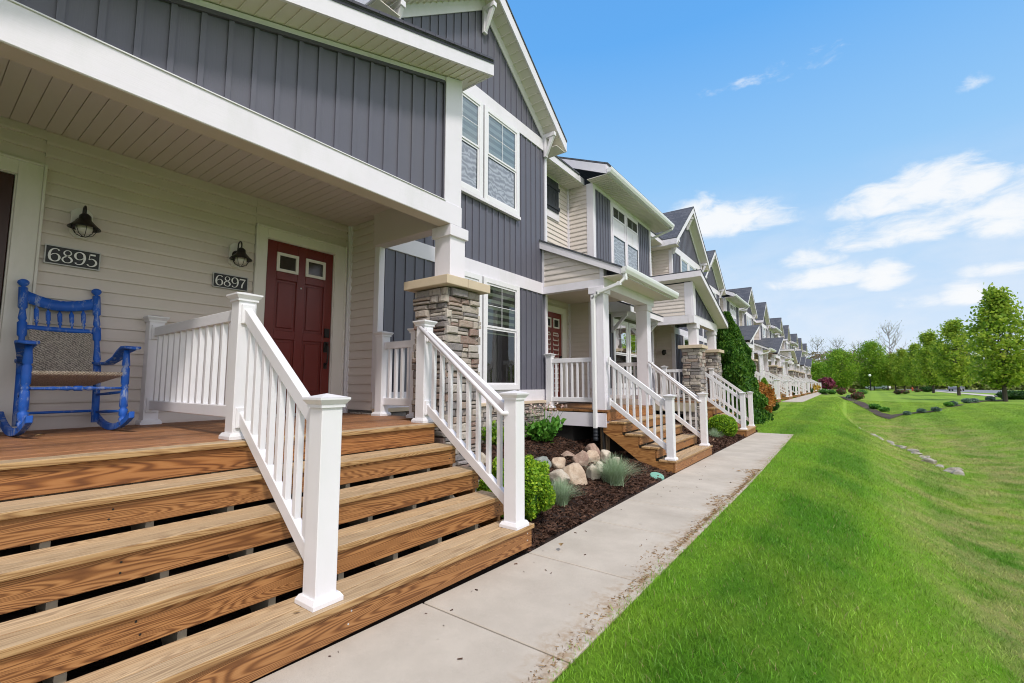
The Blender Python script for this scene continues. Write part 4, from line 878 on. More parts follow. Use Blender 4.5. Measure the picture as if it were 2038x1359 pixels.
# third porch
shed_porch('porch with two stone columns and a roof sloping away from the camera',14.0,17.0,near=False,cols=((14.42,.55),(16.72,.55)),deck_y=(14.1,16.95,16.95),deckz=.84,zg=-.3,xdeck=-3.5)
stairs('narrow timber steps between stone columns at the end of the sidewalk',14.88,16.5,-2.43,-.18,.82,False,xd=-3.6)
stair_railing('stair_railing','near railing of the steps at the end of the sidewalk',-3.66,-2.52,15.0,.82,-.18,.2,near=False,group=RG)
stair_railing('stair_railing','far railing of the steps at the end of the sidewalk',-3.66,-2.52,16.38,.82,-.18,.2,near=False,group=RG)
r=root('porch_railing',(-4.3,14.2,.84),'white baluster railing on the near side of the third porch','railing',RG)
rpost(r,-4.55,14.25,.84,1.88); rsection(r,(-5.5,14.25),(-4.0,14.25),(1.76,1.76),(1.0,1.0),10,False)
# far porches
n=0
def farset(y0,y1,tag_):
    stairs(f'timber steps of the {tag_}',y0,y1,-3.12,.345,1.27,False,xd=-4.46,group='timber steps far along the row')
    for q,w in ((y0+.1,'near'),(y1-.1,'far')): stair_railing('stair_railing',f'{w} railing on the steps of the {tag_}',-4.52,-3.2,q,1.27,.345,.18,near=False,group='white stair railings far along the row')
names=['fourth','fifth','sixth','seventh','eighth','ninth','tenth','eleventh','twelfth']; k=0
def nm():
    global k; k+=1; return names[k-1]
def SPf(yh,yl):
    t=nm()+' porch along the row'; shed_porch(t+', with stone columns',yh,yl,sx,dz,cols=((yh-(.4 if yh>yl else -.4),.55),(yl+(.3 if yh>yl else -.3),.55)),zg=.2,deck_y=(min(yh,yl),max(yh,yl),max(yh,yl)),xdeck=-3.5,deckz=.94); a,b=sorted((yh,yl)); farset(a+.75,b-.75,t)
def GPf(y0): t=nm()+' porch along the row'; gutter_porch(t+', with white gutter and posts',y0,y0+3.0,sx,dz,deckz=.94,zg=.2); farset(y0,y0+2.5,t)
def DPf(yh,yl):
    t=nm()+' porch along the row'; shed_porch(t+', shared by two doors',yh,yl,sx,dz,cols=((yh-.1,.55),(yl+.3,.55)),zg=.2,deck_y=(yl,yh,yh),xdeck=-3.5,deckz=.94,full=True); farset(yl+.7,yh-.5,t)
SPf(31.4,28.4); GPf(35.1); DPf(45.1,41.0); GPf(49.0); SPf(55.2,58.2); DPf(65.3,61.1); SPf(71.6,68.6); GPf(75.4); DPf(85.4,81.3)
# gable front of the far row end
# ------------------------------------------------------------------ wall lamps, number plaques
def lamp(x,y,z,label,big=True):
    r=root('wall_lamp',(x,y,z),label,'wall lamp','black gooseneck wall lamps')
    m=MB(); P=[]; w,h,c=.075,.14,.04
    for (a,b) in ((-w+c,-h),(w-c,-h),(w,-h+c),(w,h-c),(w-c,h),(-w+c,h),(-w,h-c),(-w,-h+c)): P.append((x+.012,y+a,z-.02+b))
    m.prism(P,(.022,0,0)); m.build('backplate','cream_trim',r,.003)
    m=MB(); m.lathe([(.05,0),(.05,.012),(.03,.02),(.012,.03)],(x+.034,y,z-.02),(1,0,0),16); m.build('mount','black_metal',r,0,True)
    xc=x+.15
    m=MB(); m.tube([(x+.05,y,z-.02),(x+.06,y,z+.06)]+[(x+.06+.045*(1-math.cos(t)),y,z+.08+.045*math.sin(t)) for t in [i*math.pi/8 for i in range(1,9)]]+[(xc,y,z+.03)],.008,8); m.build('gooseneck','black_metal',r,0,True)
    m=MB(); m.lathe([(.018,.045),(.03,.035),(.042,.02),(.045,-.01),(.05,-.02),(.085,-.06),(.112,-.085),(.115,-.095),(.108,-.092),(.045,-.03)],(xc,y,z),(0,0,1),24); m.build('lamp_shade','black_metal',r,0,True)
    m=MB(); m.lathe([(.045,-.05),(.058,-.07),(.060,-.10),(.050,-.13),(.025,-.15),(.002,-.155)],(xc,y,z),(0,0,1),16); m.build('glass_globe','lamp_globe',r,0,True)
    m=MB()
    for i in range(4):
        t=i*math.pi/4; ct,st=math.cos(t),math.sin(t); pts=[(xc+ct*rr,y+st*rr,z+zz) for rr,zz in ((-.085,-.075),(-.083,-.11),(-.06,-.15),(-.02,-.170),(.02,-.170),(.06,-.15),(.083,-.11),(.085,-.075))]; m.tube(pts,.0028,5)
    m.build('wire_cage','black_metal',r,0,True)
lamp(XR+.01,.935,2.84,'black gooseneck lamp above the 6895 plaque'); lamp(XR+.01,2.26,2.85,'black gooseneck lamp above the 6897 plaque')
r=root('wall_lamp',(-5.3,16.70,2.5),'small black lamp on the beige wall behind the third porch','wall lamp'); m=MB(); m.lathe([(.02,.1),(.06,.05),(.07,0),(.04,-.1)],(-5.3,16.55,2.5)); m.box(-5.34,-5.26,16.62,16.72,2.45,2.6); m.build('lamp_body','black_metal',r)
DG={ # strokes: (points, thickness per point) in a 1x1.5 cell
'6':[([(.86,1.30),(.78,1.43),(.56,1.48),(.30,1.36),(.13,1.05),(.08,.62),(.16,.22),(.38,.03),(.62,.02),(.84,.18),(.92,.48),(.82,.78),(.58,.90),(.34,.82),(.18,.62)],[.15,.07,.06,.10,.15,.19,.17,.09,.07,.12,.18,.12,.06,.06,.05])],
'8':[([(.5,.80),(.26,.96),(.20,1.18),(.32,1.40),(.52,1.47),(.72,1.40),(.82,1.18),(.74,.98),(.5,.80),(.20,.60),(.10,.34),(.24,.10),(.5,.02),(.76,.10),(.90,.36),(.78,.62),(.5,.80)],[.13,.12,.10,.07,.05,.07,.10,.09,.12,.10,.13,.09,.05,.09,.16,.15,.13])],
'9':[([(.14,.20),(.22,.07),(.44,.02),(.70,.14),(.87,.45),(.92,.88),(.84,1.28),(.62,1.47),(.38,1.48),(.16,1.32),(.08,1.02),(.18,.72),(.42,.60),(.66,.68),(.82,.88)],[.15,.07,.06,.10,.15,.19,.17,.09,.07,.12,.18,.12,.06,.06,.05])],
'5':[([(.80,1.42),(.34,1.42)],[.15,.15]),([(.30,1.47),(.22,.80)],[.06,.05]),([(.22,.80),(.42,.93),(.66,.88),(.86,.66),(.88,.38),(.70,.12),(.42,.02),(.18,.10),(.12,.24)],[.05,.06,.10,.15,.17,.12,.06,.08,.15])],
'7':[([(.10,1.38),(.92,1.38)],[.15,.15]),([(.10,1.44),(.10,1.14)],[.05,.04]),([(.90,1.38),(.62,.92),(.46,.50),(.42,.05)],[.06,.12,.17,.19])]}
def plaque(y0,y1,z0,z1,txt):
    X=XR+.018; r=root('number_plaque',(X,(y0+y1)/2,(z0+z1)/2),f'black house number plaque reading {txt} with silver rim','house number','house number plaques')
    m=MB(); m.box(X,X+.012,y0,y1,z0,z1); b=m.build('plate','sign_black',r,.003)
    m=MB(); q=.009; m.box(X+.0125,X+.018,y0,y0+q,z0,z1); m.box(X+.0125,X+.018,y1-q,y1,z0,z1); m.box(X+.0125,X+.018,y0+q,y1-q,z0,z0+q); m.box(X+.0125,X+.018,y0+q,y1-q,z1-q,z1); m.build('rim','sign_silver',r)
    H=(z1-z0)*.68; u=H/1.5; wd=u*1.08; st=(y0+y1)/2-2*wd+u*.07
    m=MB(); zc=(z0+z1)/2-H/2
    for i,ch in enumerate(txt):
        oy=st+i*wd
        for pts,th in DG[ch]:
            # catmull-rom resample
            P=[Vector((a,b,0)) for a,b in pts]; out=[];tt=[]
            for j in range(len(P)-1):
                p0,p1,p2,p3=P[max(j-1,0)],P[j],P[j+1],P[min(j+2,len(P)-1)]; K=6 if len(P)>2 else 1
                for k_ in range(K):
                    t=k_/K; out.append(.5*((2*p1)+(p2-p0)*t+(2*p0-5*p1+4*p2-p3)*t*t+(3*p1-p0-3*p2+p3)*t*t*t)); tt.append(th[j]*(1-t)+th[j+1]*t)
            out.append(P[-1]); tt.append(th[-1]); n=len(out); vs=[]
            for j,p in enumerate(out):
                d=(out[min(j+1,n-1)]-out[max(j-1,0)]).normalized(); nn=Vector((-d.y,d.x,0))*tt[j]*.62
                for s_ in (1,-1): q_=p+nn*s_; vs.append((X+.0165,oy+q_.x*u,zc+q_.y*u))
            m.add(vs,[(2*j,2*j+1,2*j+3,2*j+2) for j in range(n-1)])
    m.build('numerals','numeral',r)
plaque(.715,1.088,2.405,2.575,'6895'); plaque(2.035,2.405,2.425,2.59,'6897')

# ------------------------------------------------------------------ rocking chair
def chair(ox,oy,oz):
    r=root('rocking_chair',(ox,oy,oz),'weathered blue wooden rocking chair with woven seat on the near porch','rocking chair')
    L=lambda x,y,z:(ox+x,oy+y,oz+z)
    B='blue_chair_paint'
    def turned(p,q,name,rad,prof=None,mat=B,n=12,par=r):
        P,Q=Vector(L(*p)),Vector(L(*q)); d=Q-P; ln=d.length
        pr=prof or [(0,.8),(.08,1),(.10,.75),(.12,1.05),(.2,1.08),(.22,.7),(.24,1.05),(.45,.95),(.47,.7),(.49,1.05),(.52,.7),(.54,1.0),(.75,1.0),(.77,.7),(.79,1.05),(.9,.85),(1,.7)]
        m=MB(); m.lathe([(rad*b,a*ln) for a,b in pr],P,d,n); return m.build(name,mat,par,0,True)
    for s in (-1,1):
        y=s*.29; R_=.95
        # rocker
        m=MB(); pts=[]
        for i in range(15):
            a=-.46+i*(.92/14); z=R_-math.sqrt(R_*R_-a*a)+0.002; pts.append((a,z))
        lo=[L(a,y-.018,z) for a,z in pts]; hi=[L(a,y-.018,z+.052) for a,z in pts]
        n=len(pts); vs=lo+hi+[(p[0],p[1]+.036,p[2]) for p in lo+hi]
        fs=[]
        for i in range(n-1): fs+=[(i,i+1,n+i+1,n+i),(2*n+i,3*n+i,3*n+i+1,2*n+i+1),(i,2*n+i,2*n+i+1,i+1),(n+i,n+i+1,3*n+i+1,3*n+i)]
        fs+=[(0,n,3*n,2*n),(n-1,3*n-1,4*n-1,2*n-1)]; m.add(vs,fs); m.build('rocker',B,r,.003)
        turned((.27,y,.06),(.24,y,.68),'front_leg',.028)
        yb=s*.236
        turned((-.20,yb,.06),(-.24,yb,.47),'rear_leg',.027,[(0,1),(1,1)])
        turned((-.24,yb,.47),(-.445,yb,1.21),'back_post',.027,[(0,1),(.15,1),(.17,.7),(.19,1.05),(.35,.75),(.42,.7),(.44,1.1),(.58,1.15),(.6,.7),(.63,1.0),(.74,.65),(.76,1.08),(.99,1.08),(1,.5)])
        m=MB(); P=Vector(L(-.445,yb,1.21)); d=Vector((-.19,0,.69)).normalized(); m.lathe([(.012,-.005),(.014,.008),(.028,.02),(.037,.036),(.035,.052),(.02,.066),(.001,.07)],P,d,14); m.build('finial',B,r,0,True)
        # armrest
        m=MB(); path=[(-.30,yb,.585,.032),(-.20,yb+s*.01,.57,.036),(-.05,s*.26,.575,.036),(.06,s*.28,.615,.04),(.14,s*.295,.67,.048),(.24,s*.305,.70,.062),(.32,s*.305,.70,.058),(.365,s*.305,.69,.028)]
        vs=[];fs=[]
        for i,(x,yy,z,w) in enumerate(path):
            vs+=[L(x,yy-w,z-.011),L(x,yy+w,z-.011),L(x,yy+w,z+.011),L(x,yy-w,z+.011)]
            if i: o=4*i; fs+=[(o-4,o-3,o+1,o),(o-3,o-2,o+2,o+1),(o-2,o-1,o+3,o+2),(o-1,o-4,o,o+3)]
        fs+=[(0,3,2,1),(28,29,30,31)]; m.add(vs,fs); m.build('armrest',B,r,.006,True)
        for z0,z1 in ((.17,.15),(.33,.30)):
            turned((.26,y,z0),(-.21,yb,z1),'side_stretcher',.011,[(0,.8),(.5,1.2),(1,.8)])
    turned((.255,-.29,.36),(.255,.29,.36),'front_stretcher',.017,[(0,.5),(.18,.6),(.25,.9),(.3,.6),(.4,1.1),(.44,.6),(.46,1.2),(.54,1.2),(.56,.6),(.6,1.1),(.7,.6),(.75,.9),(.82,.6),(1,.5)])
    turned((-.21,-.225,.16),(-.21,.225,.16),'rear_stretcher',.011,[(0,1),(1,1)])
    # crest rail (curved, scalloped top)
    def backx(z): return -.24-(z-.47)*.205/.74
    m=MB(); n=25; vs=[];fs=[]
    for i in range(n):
        t=i/(n-1); y=-.225+.45*t; sag=.055*math.sin(math.pi*t)-.0; bow=.045*math.sin(math.pi*t); zt=1.18-sag+.006*abs(math.sin(t*math.pi*10)); zb=1.08-sag+.012*math.sin(math.pi*t)
        for z,dx in ((zb,-.011),(zb,.011),(zt,.011),(zt,-.011)): vs.append(L(backx(z)-bow+dx,y,z))
        if i: o=4*i; fs+=[(o-4,o-3,o+1,o),(o-3,o-2,o+2,o+1),(o-2,o-1,o+3,o+2),(o-1,o-4,o,o+3)]
    fs+=[(0,3,2,1),(4*n-4,4*n-3,4*n-2,4*n-1)]; m.add(vs,fs); m.build('crest_rail',B,r,0,True)
    m=MB(); vs=[];fs=[]
    for i in range(13):
        t=i/12; y=-.225+.45*t; bow=.03*math.sin(math.pi*t)
        for z,dx in ((.845,-.01),(.845,.01),(.885,.01),(.885,-.01)): vs.append(L(backx(z)-bow+dx,y,z))
        if i: o=4*i; fs+=[(o-4,o-3,o+1,o),(o-3,o-2,o+2,o+1),(o-2,o-1,o+3,o+2),(o-1,o-4,o,o+3)]
    fs+=[(0,3,2,1),(48,49,50,51)]; m.add(vs,fs); m.build('back_rail',B,r,0,True)
    for i in range(5):
        t=(i+1)/6; y=-.225+.45*t; sag=.05*math.sin(math.pi*t); b1=.03*math.sin(math.pi*t); b2=.045*math.sin(math.pi*t)
        turned((backx(.88)-b1,y,.882),(backx(1.08)-b2,y,1.087-sag),'spindle',.0145,[(0,.45),(.15,.5),(.2,1),(.3,.6),(.36,1.05),(.8,1.15),(.9,.6),(1,.4)],n=10)
    # woven back
    m=MB(); vs=[];fs=[];nx=14;nz=10
    for j in range(nz+1):
        for i in range(nx+1):
            t=i/nx; z=.49+(.85-.49)*j/nz; y=-.195+.39*t; vs.append(L(backx(z)-.025*math.sin(math.pi*t)+.012,y,z-.008*math.sin(math.pi*t)))
    for j in range(nz):
        for i in range(nx): o=j*(nx+1)+i; fs.append((o,o+1,o+nx+2,o+nx+1))
    m.add(vs,fs); m.v+= [(v[0]-.018,v[1],v[2]) for v in m.v[:]]; K=len(vs); m.f+=[tuple(K+q for q in f) for f in fs]; m.mi+= [0]*len(fs)
    m.build('back_panel','woven_back',r,0,True)
    m=MB(); P=[(-.235,-.20),(.265,-.28),(.265,.28),(-.235,.20)]
    m.prism([L(x,y,.375 if x<0 else .462) for x,y in P],(0,0,.034)); m.build('seat','woven_seat',r,.014,True); return r
ch=chair(-5.13,.865,.95); ch.rotation_euler.z=.055
# ------------------------------------------------------------------ boulders
def boulder(x,y,w,h,mat,label,name='boulder',group='boulders edging the mulch bed',zf=None,seed=0,flat=1.0):
    bm=bmesh.new(); bmesh.ops.create_icosphere(bm,subdivisions=4,radius=.5); rs=random.Random(seed+int(x*1000)+int(y*77)); off=Vector((rs.uniform(0,50),rs.uniform(0,50),rs.uniform(0,50)))
    planes=[]
    for _ in range(10):
        n=Vector((rs.gauss(0,1),rs.gauss(0,1),rs.gauss(.3,.8))).normalized(); planes.append((n,rs.uniform(.24,.40)))
    a=rs.uniform(0,6.3); sy=rs.uniform(.75,1.05)
    for v in bm.verts:
        p=v.co.copy()
        for n,d in planes:
            e=p.dot(n)-d
            if e>0: p-=n*e*.93
        p+=p.normalized()*(.05*mnoise.noise(p*2.5+off)+.022*mnoise.noise(p*7+off)+.010*mnoise.noise(p*18+off))
        x_,y_=p.x*w*1.12,p.y*w*sy*1.12; v.co=Vector((x_*math.cos(a)-y_*math.sin(a),x_*math.sin(a)+y_*math.cos(a),p.z*h*1.3*flat))
    me=bpy.data.meshes.new(name); bm.to_mesh(me); bm.free(); me.materials.append(MATS[mat]); me.polygons.foreach_set('use_smooth',[True]*len(me.polygons))
    o=bpy.data.objects.new(name,me); COL.objects.link(o); z=float(mz(x,y)) if zf is None else zf; o.location=(x,y,z+h*.33); return tag(o,label,'boulder',group)
BL=[(-3.70,5.72,.36,.24,'boulder_gray','green grey boulder left of the tan ones in the rock edging'),(-3.60,6.12,.28,.23,'boulder_tan','tan rounded boulder behind the gray one, at the back of the rock edging'),
(-3.06,5.26,.36,.22,'boulder_cream','low cream boulder at the front, right behind the near blue grass'),(-3.85,5.55,.26,.13,'boulder_tan','low tan boulder nearest the stair post at the left end of the rock edging'),
(-3.86,6.85,.32,.12,'boulder_pink','flat brownish slab lying at the back of the rock edging'),(-3.46,6.55,.24,.29,'boulder_pink','upright reddish brown boulder standing mid edging'),
(-3.02,5.56,.36,.33,'boulder_tan','largest tan boulder, front centre of the rock edging'),(-3.52,7.0,.30,.25,'boulder_tan','tan boulder behind the reddish upright one'),
(-3.66,7.42,.34,.26,'boulder_pink','pink boulder at the back, below the white downspout'),(-3.36,7.22,.25,.23,'boulder_cream','cream boulder between the pink one and the timber steps'),
(-3.10,7.06,.19,.21,'boulder_cream','small cream boulder at the right end beside the stringer'),(-2.98,5.97,.24,.24,'boulder_cream','cream boulder right of the largest tan one'),(-3.12,6.52,.19,.17,'boulder_cream','small pale boulder behind the big blue grass tuft'),
(-4.38,4.75,.25,.2,'boulder_pink','reddish boulder seen between the stair balusters'),(-4.12,4.95,.25,.18,'boulder_cream','pale boulder seen low between the stair balusters')]
for i,(x,y,w,h,mt,lb) in enumerate(BL): boulder(x,y,w*.97,h*.9,mt,lb,seed=i)
# swale stones: individual rocks along the drainage line
npt=24
for i in range(npt):
    t=i/(npt-1); y=27.0-10.4*t+random.uniform(-.15,.15); x=float(lerp(y,[16.5,21,27],[2.2,1.75,.25]))+random.uniform(-.2,.2)
    w=random.uniform(.20,.44)*(1.0 if t>.45 else .75); b=boulder(x,y,w,w*.42,'swale_stone','pale fieldstone in the drainage line across the lawn','fieldstone','fieldstones lining the drainage swale',zf=float(gz(x,y))-.03,seed=i)
    b['category']='stone'

# ------------------------------------------------------------------ plants
def blob_pts(n,rx,ry,rz,shell=.75,lump=.12,seed=0):
    g=np.random.default_rng(seed); d=g.normal(size=(n,3)); d/=np.linalg.norm(d,axis=1)[:,None]; r=g.uniform(shell,1.0,n)
    l=1+lump*np.sin(d[:,0]*5+seed)*np.sin(d[:,1]*4.3+seed*2)*np.cos(d[:,2]*4+1)+lump*.5*np.sin(d[:,0]*11+d[:,1]*9+seed)
    return d*(r*l)[:,None]*np.array([rx,ry,rz])
def shrub(name,label,cat,x,y,z,w,h,mat,n=1500,size=.05,group=None,shape='ball',seed=1,lump=.12,shell=.7,stem='bark'):
    r=root(name,(x,y,z),label,cat,group)
    P=blob_pts(n,w/2,w/2,h/2,shell,lump,seed); 
    if shape=='cone': f=1-.85*(P[:,2]/h+.5); P[:,0]*=f*1.3; P[:,1]*=f*1.3
    P[:,2]+=h*.52; V,F=leafquads(P+np.array([x,y,z]),size,.5); fastmesh('foliage',V,F,mat,r)
    # dark core so that the shrub is not see-through
    m=MB(); pr=[(.02,.02*h)]+[(w*.40*math.sin(math.pi*(.12+.8*t/6))*(1 if shape=='ball' else (1-.8*t/6)*1.3),h*(.06+.82*t/6)) for t in range(7)]; m.lathe(pr,(x,y,z),(0,0,1),10); m.build('dark_core','leaf_dark',r,0,True)
    return r
shrub('boxwood','rounded yellow green boxwood beside the bottom of the near stair railing','shrub',-2.74,3.83,float(mz(-2.74,3.83))-.02,.72,.62,'leaf_box',22000,.021,seed=3,lump=.17,shell=.72,group='clipped boxwoods')
shrub('boxwood','clipped round boxwood in front of the steps at the end of the sidewalk','shrub',-2.92,14.1,-.19,.80,.66,'leaf_box',9000,.03,seed=5,lump=.05,shell=.85,group='clipped boxwoods')
def leafy(name,label,x,y,z,w,h,n=700,size=.06,mat='leaf_green',flowers=0,seed=2):
    g=np.random.default_rng(seed); r=root(name,(x,y,z),label,'plant'); m=MB()
    P=[]
    for i in range(34):
        a=g.uniform(0,6.28); q=g.uniform(.1,1)**.5*w/2; hh=h*g.uniform(.5,1)*(1-.35*(2*q/w)**2); tip=(x+q*math.cos(a),y+q*math.sin(a),z+hh); m.tube([(x+q*.2*math.cos(a),y+q*.2*math.sin(a),z),(x+q*.7*math.cos(a),y+q*.7*math.sin(a),z+hh*.6),tip],.004,4)
        for k in range(n//34): t=g.uniform(.25,1); P.append([x+q*t*math.cos(a)+g.normal(0,.05),y+q*t*math.sin(a)+g.normal(0,.05),z+hh*t*.95+g.normal(0,.02)])
    m.build('stems','leaf_green',r); V,F=leafquads(np.array(P),size,.9,1.5); fastmesh('foliage',V,F,mat,r)
    if flowers:
        Q=[];m=MB()
        for i in range(flowers):
            a=g.uniform(0,6.28); q=g.uniform(0,.55)*w; hh=h*g.uniform(1.0,1.35); c=np.array([x+q*math.cos(a),y+q*math.sin(a),z+hh]); m.tube([(x+q*.4*math.cos(a),y+q*.4*math.sin(a),z+h*.5),tuple(c)],.0025,4)
            Q+= [c+g.normal(0,.022,3) for _ in range(7)]
        V,F=leafquads(np.array(Q),.035,.5,1.1); fastmesh('blossoms','x' and V,F,'petal',r) if False else fastmesh('blossoms',V,F,'petal',r); m.build('flower_stalks','leaf_green',r)
    return r
leafy('flowering_perennial','leafy perennial with faded pink blossoms in front of the stone skirt',-4.50,7.15,float(mz(-4.5,7.15)),.80,.50,1000,.075,'leaf_green',26,4)
leafy('leafy_perennial','small bright green perennial seen between the stair balusters',-4.75,6.0,float(mz(-4.7,6.0)),.5,.42,420,.06,'leaf_maple',0,6)
leafy('leafy_perennial','low green perennial behind the steps below the guttered porch',-4.1,11.2,.0,1.0,.7,700,.09,'leaf_green',0,8)
def tuft(label,x,y,z,w,h,n=900,name='blue_fescue',mat='leaf_fescue',seed=1,bw=.0035,group='blue grass tufts'):
    g=np.random.default_rng(seed); a=g.uniform(0,2*np.pi,n); lean=g.uniform(0,1.25,n)**.9; L=h*g.uniform(.7,1.15,n)
    bx=g.normal(0,w*.07,n); by=g.normal(0,w*.07,n); out=lean*w*.55
    dx,dy=np.cos(a),np.sin(a); px,py=-dy*bw,dx*bw
    V=[];K=3
    for t in (0,.5,1):
        q=out*(t**1.6); zz=L*t*(1-.36*lean*t); wd=(1-t*.85)
        V.append(np.stack([x+bx+dx*q+px*wd,y+by+dy*q+py*wd,z+zz],-1)); V.append(np.stack([x+bx+dx*q-px*wd,y+by+dy*q-py*wd,z+zz],-1))
    V=np.stack(V,1).reshape(-1,3); i=np.arange(n)[:,None]*6; F=np.concatenate([i+np.array([[0,1,3,2]]),i+np.array([[2,3,5,4]])],0)
    o=fastmesh(name,V-np.array([x,y,z]),F,mat); o.location=(x,y,z); return tag(o,label,'grass tuft',group)
tuft('smaller blue green grass tuft partly behind the boxwood',-2.70,4.60,float(mz(-2.7,4.6)),.44,.30,900,seed=2,bw=.003)
tuft('large blue green grass tuft in the mulch before the second steps',-2.66,6.02,float(mz(-2.7,6.0)),.66,.40,1400,seed=3,bw=.0028)
tuft('faded grass tuft beside the far clipped boxwood',-2.95,13.2,-.18,.5,.34,700,seed=4,bw=.004)
for i,(x,y) in enumerate(((-3.45,18.1),(-3.5,19.2),(-3.45,20.3))):
    h=(4.0,3.7,3.3)[i]; z=-.15; lb=('nearest and tallest arborvitae, right beside the stone column','middle arborvitae of the three in front of the second gable','farthest arborvitae of the three, next to the orange shrub')[i]
    r=root('arborvitae',(x,y,z),lb,'tree','arborvitae hedge'); g=np.random.default_rng(20+i); n=26000
    t=g.uniform(0,1,n)**.8; rad=(.78*(1-t)**.62+.05)*(g.uniform(.55,1.0,n)**.4)*(1+.12*np.sin(t*31+g.uniform(0,6,n)*.2)); a=g.uniform(0,2*np.pi,n); rad*=1+.16*np.sin(a*3+t*9)+.08*np.sin(a*7-t*15)
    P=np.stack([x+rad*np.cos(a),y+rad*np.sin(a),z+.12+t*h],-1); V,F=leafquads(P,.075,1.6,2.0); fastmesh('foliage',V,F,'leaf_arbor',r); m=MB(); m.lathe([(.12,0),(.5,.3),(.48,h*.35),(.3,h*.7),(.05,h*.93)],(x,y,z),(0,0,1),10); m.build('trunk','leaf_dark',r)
shrub('barberry','rusty orange shrub beside the arborvitae','shrub',-3.15,22.6,-.05,1.25,1.45,'leaf_orange',5200,.07,seed=7,lump=.2)
shrub('dwarf_conifer','green cone shaped conifer behind the orange shrub','shrub',-3.3,25.6,.15,1.05,1.5,'leaf_maple',3500,.07,shape='cone',seed=8)
shrub('low_juniper','low dark green shrub between orange shrub and conifer','shrub',-2.95,23.9,.10,.85,.5,'leaf_dark',2000,.06,seed=9)
for i,(y,w,h,mt,lb) in enumerate(((42.5,.6,.9,'leaf_dark','narrow dark green shrub left of the far walk'),(46.3,.5,.8,'leaf_green','small bright green shrub left of the far walk'),(60,1.2,.7,'leaf_dark','low rounded evergreen before the golden shrubs'))): shrub('shrub',lb,'shrub',-3.55,y,.33,w,h,mt,900,.09,seed=30+i)
for i in range(5): shrub('golden_shrub','golden orange shrub in the row left of the far walk','shrub',-3.75,64+i*3.6,.33,1.5,1.25,'leaf_gold',900,.13,group='golden shrubs along the far walk',seed=40+i)
shrub('crabapple','magenta leaved shrub tree at the far end of the row','tree',-3.2,112,.3,2.6,2.4,'leaf_magenta',1800,.25,seed=50,lump=.25)
SH=[(-.48,56,.9,.65,'leaf_red','dark red barberry at the left end of the far bed'),(.65,46.6,1.0,.65,'leaf_red','dark red barberry nearest to the camera in the far bed'),(.5,72.8,.9,.6,'leaf_red','dark red barberry on the far side of the bed, middle'),(-.55,94.7,.8,.6,'leaf_red','small red barberry far behind the bed'),(5.5,80.1,1,.6,'leaf_red','red barberry left of the red hydrant'),(6.6,85,1.2,.6,'leaf_red','red barberry under the street trees'),(10.08,108,1.3,.65,'leaf_red','farthest red barberry beside the clipped hedge'),
(1.3,61.8,1.1,.55,'leaf_green','green mound behind the red barberries'),(-2.0,59.4,1.2,.55,'leaf_green','leafy green clump at the left tip of the bed'),(-1.3,57.6,1.0,.5,'leaf_green','green clump beside the left red barberry'),(.13,47.7,.5,.36,'leaf_bluegray','blue grey mound between the two near red barberries'),
(2.7,34.6,.35,.22,'leaf_bluegray','first small blue grey tuft along the stone edging'),(3.44,35.8,.42,.25,'leaf_bluegray','second blue grey tuft along the stone edging'),(4.13,36.3,.48,.25,'leaf_bluegray','third blue grey tuft along the stone edging'),(5.57,41.4,.5,.3,'leaf_bluegray','fourth blue grey tuft, right of the gap'),(6.79,45.2,.55,.35,'leaf_bluegray','fifth blue grey tuft in the right bed'),(7.62,48.0,.5,.32,'leaf_bluegray','sixth blue grey tuft in the right bed'),(9.38,53.1,.62,.4,'leaf_bluegray','rightmost blue grey tuft near the big tree'),
(1.82,36.8,.55,.28,'leaf_green','low green clump right of the retaining stones'),(1.38,38.2,.65,.36,'leaf_green','low green clump left of the retaining stones'),(5.2,40.2,.5,.3,'leaf_green','green clump between blue grey tufts')]
for i,(x,y,w,h,mt,lb) in enumerate(SH): shrub('bed_shrub',lb,'shrub',x,y,float(gz(x,y)),w,h,mt,420,.07,seed=60+i,group='shrubs in the far bed')
shrub('clipped_hedge','clipped hedge mound behind the third street tree','hedge',11.6,110,0,2.2,1.0,'leaf_dark',1500,.12,seed=90)
for i,(x,y,w) in enumerate(((11.6,58.6,1.8),(12.9,60.2,2.0),(14.0,58.0,1.8))): shrub('clipped_hedge',('left','middle','right')[i]+' mound of the low hedge beside the largest street tree','hedge',x,y,0,w,.8,'leaf_dark',1800,.09,seed=95+i,group='low hedge beside the largest tree')
# retaining edging stones
m=MB()
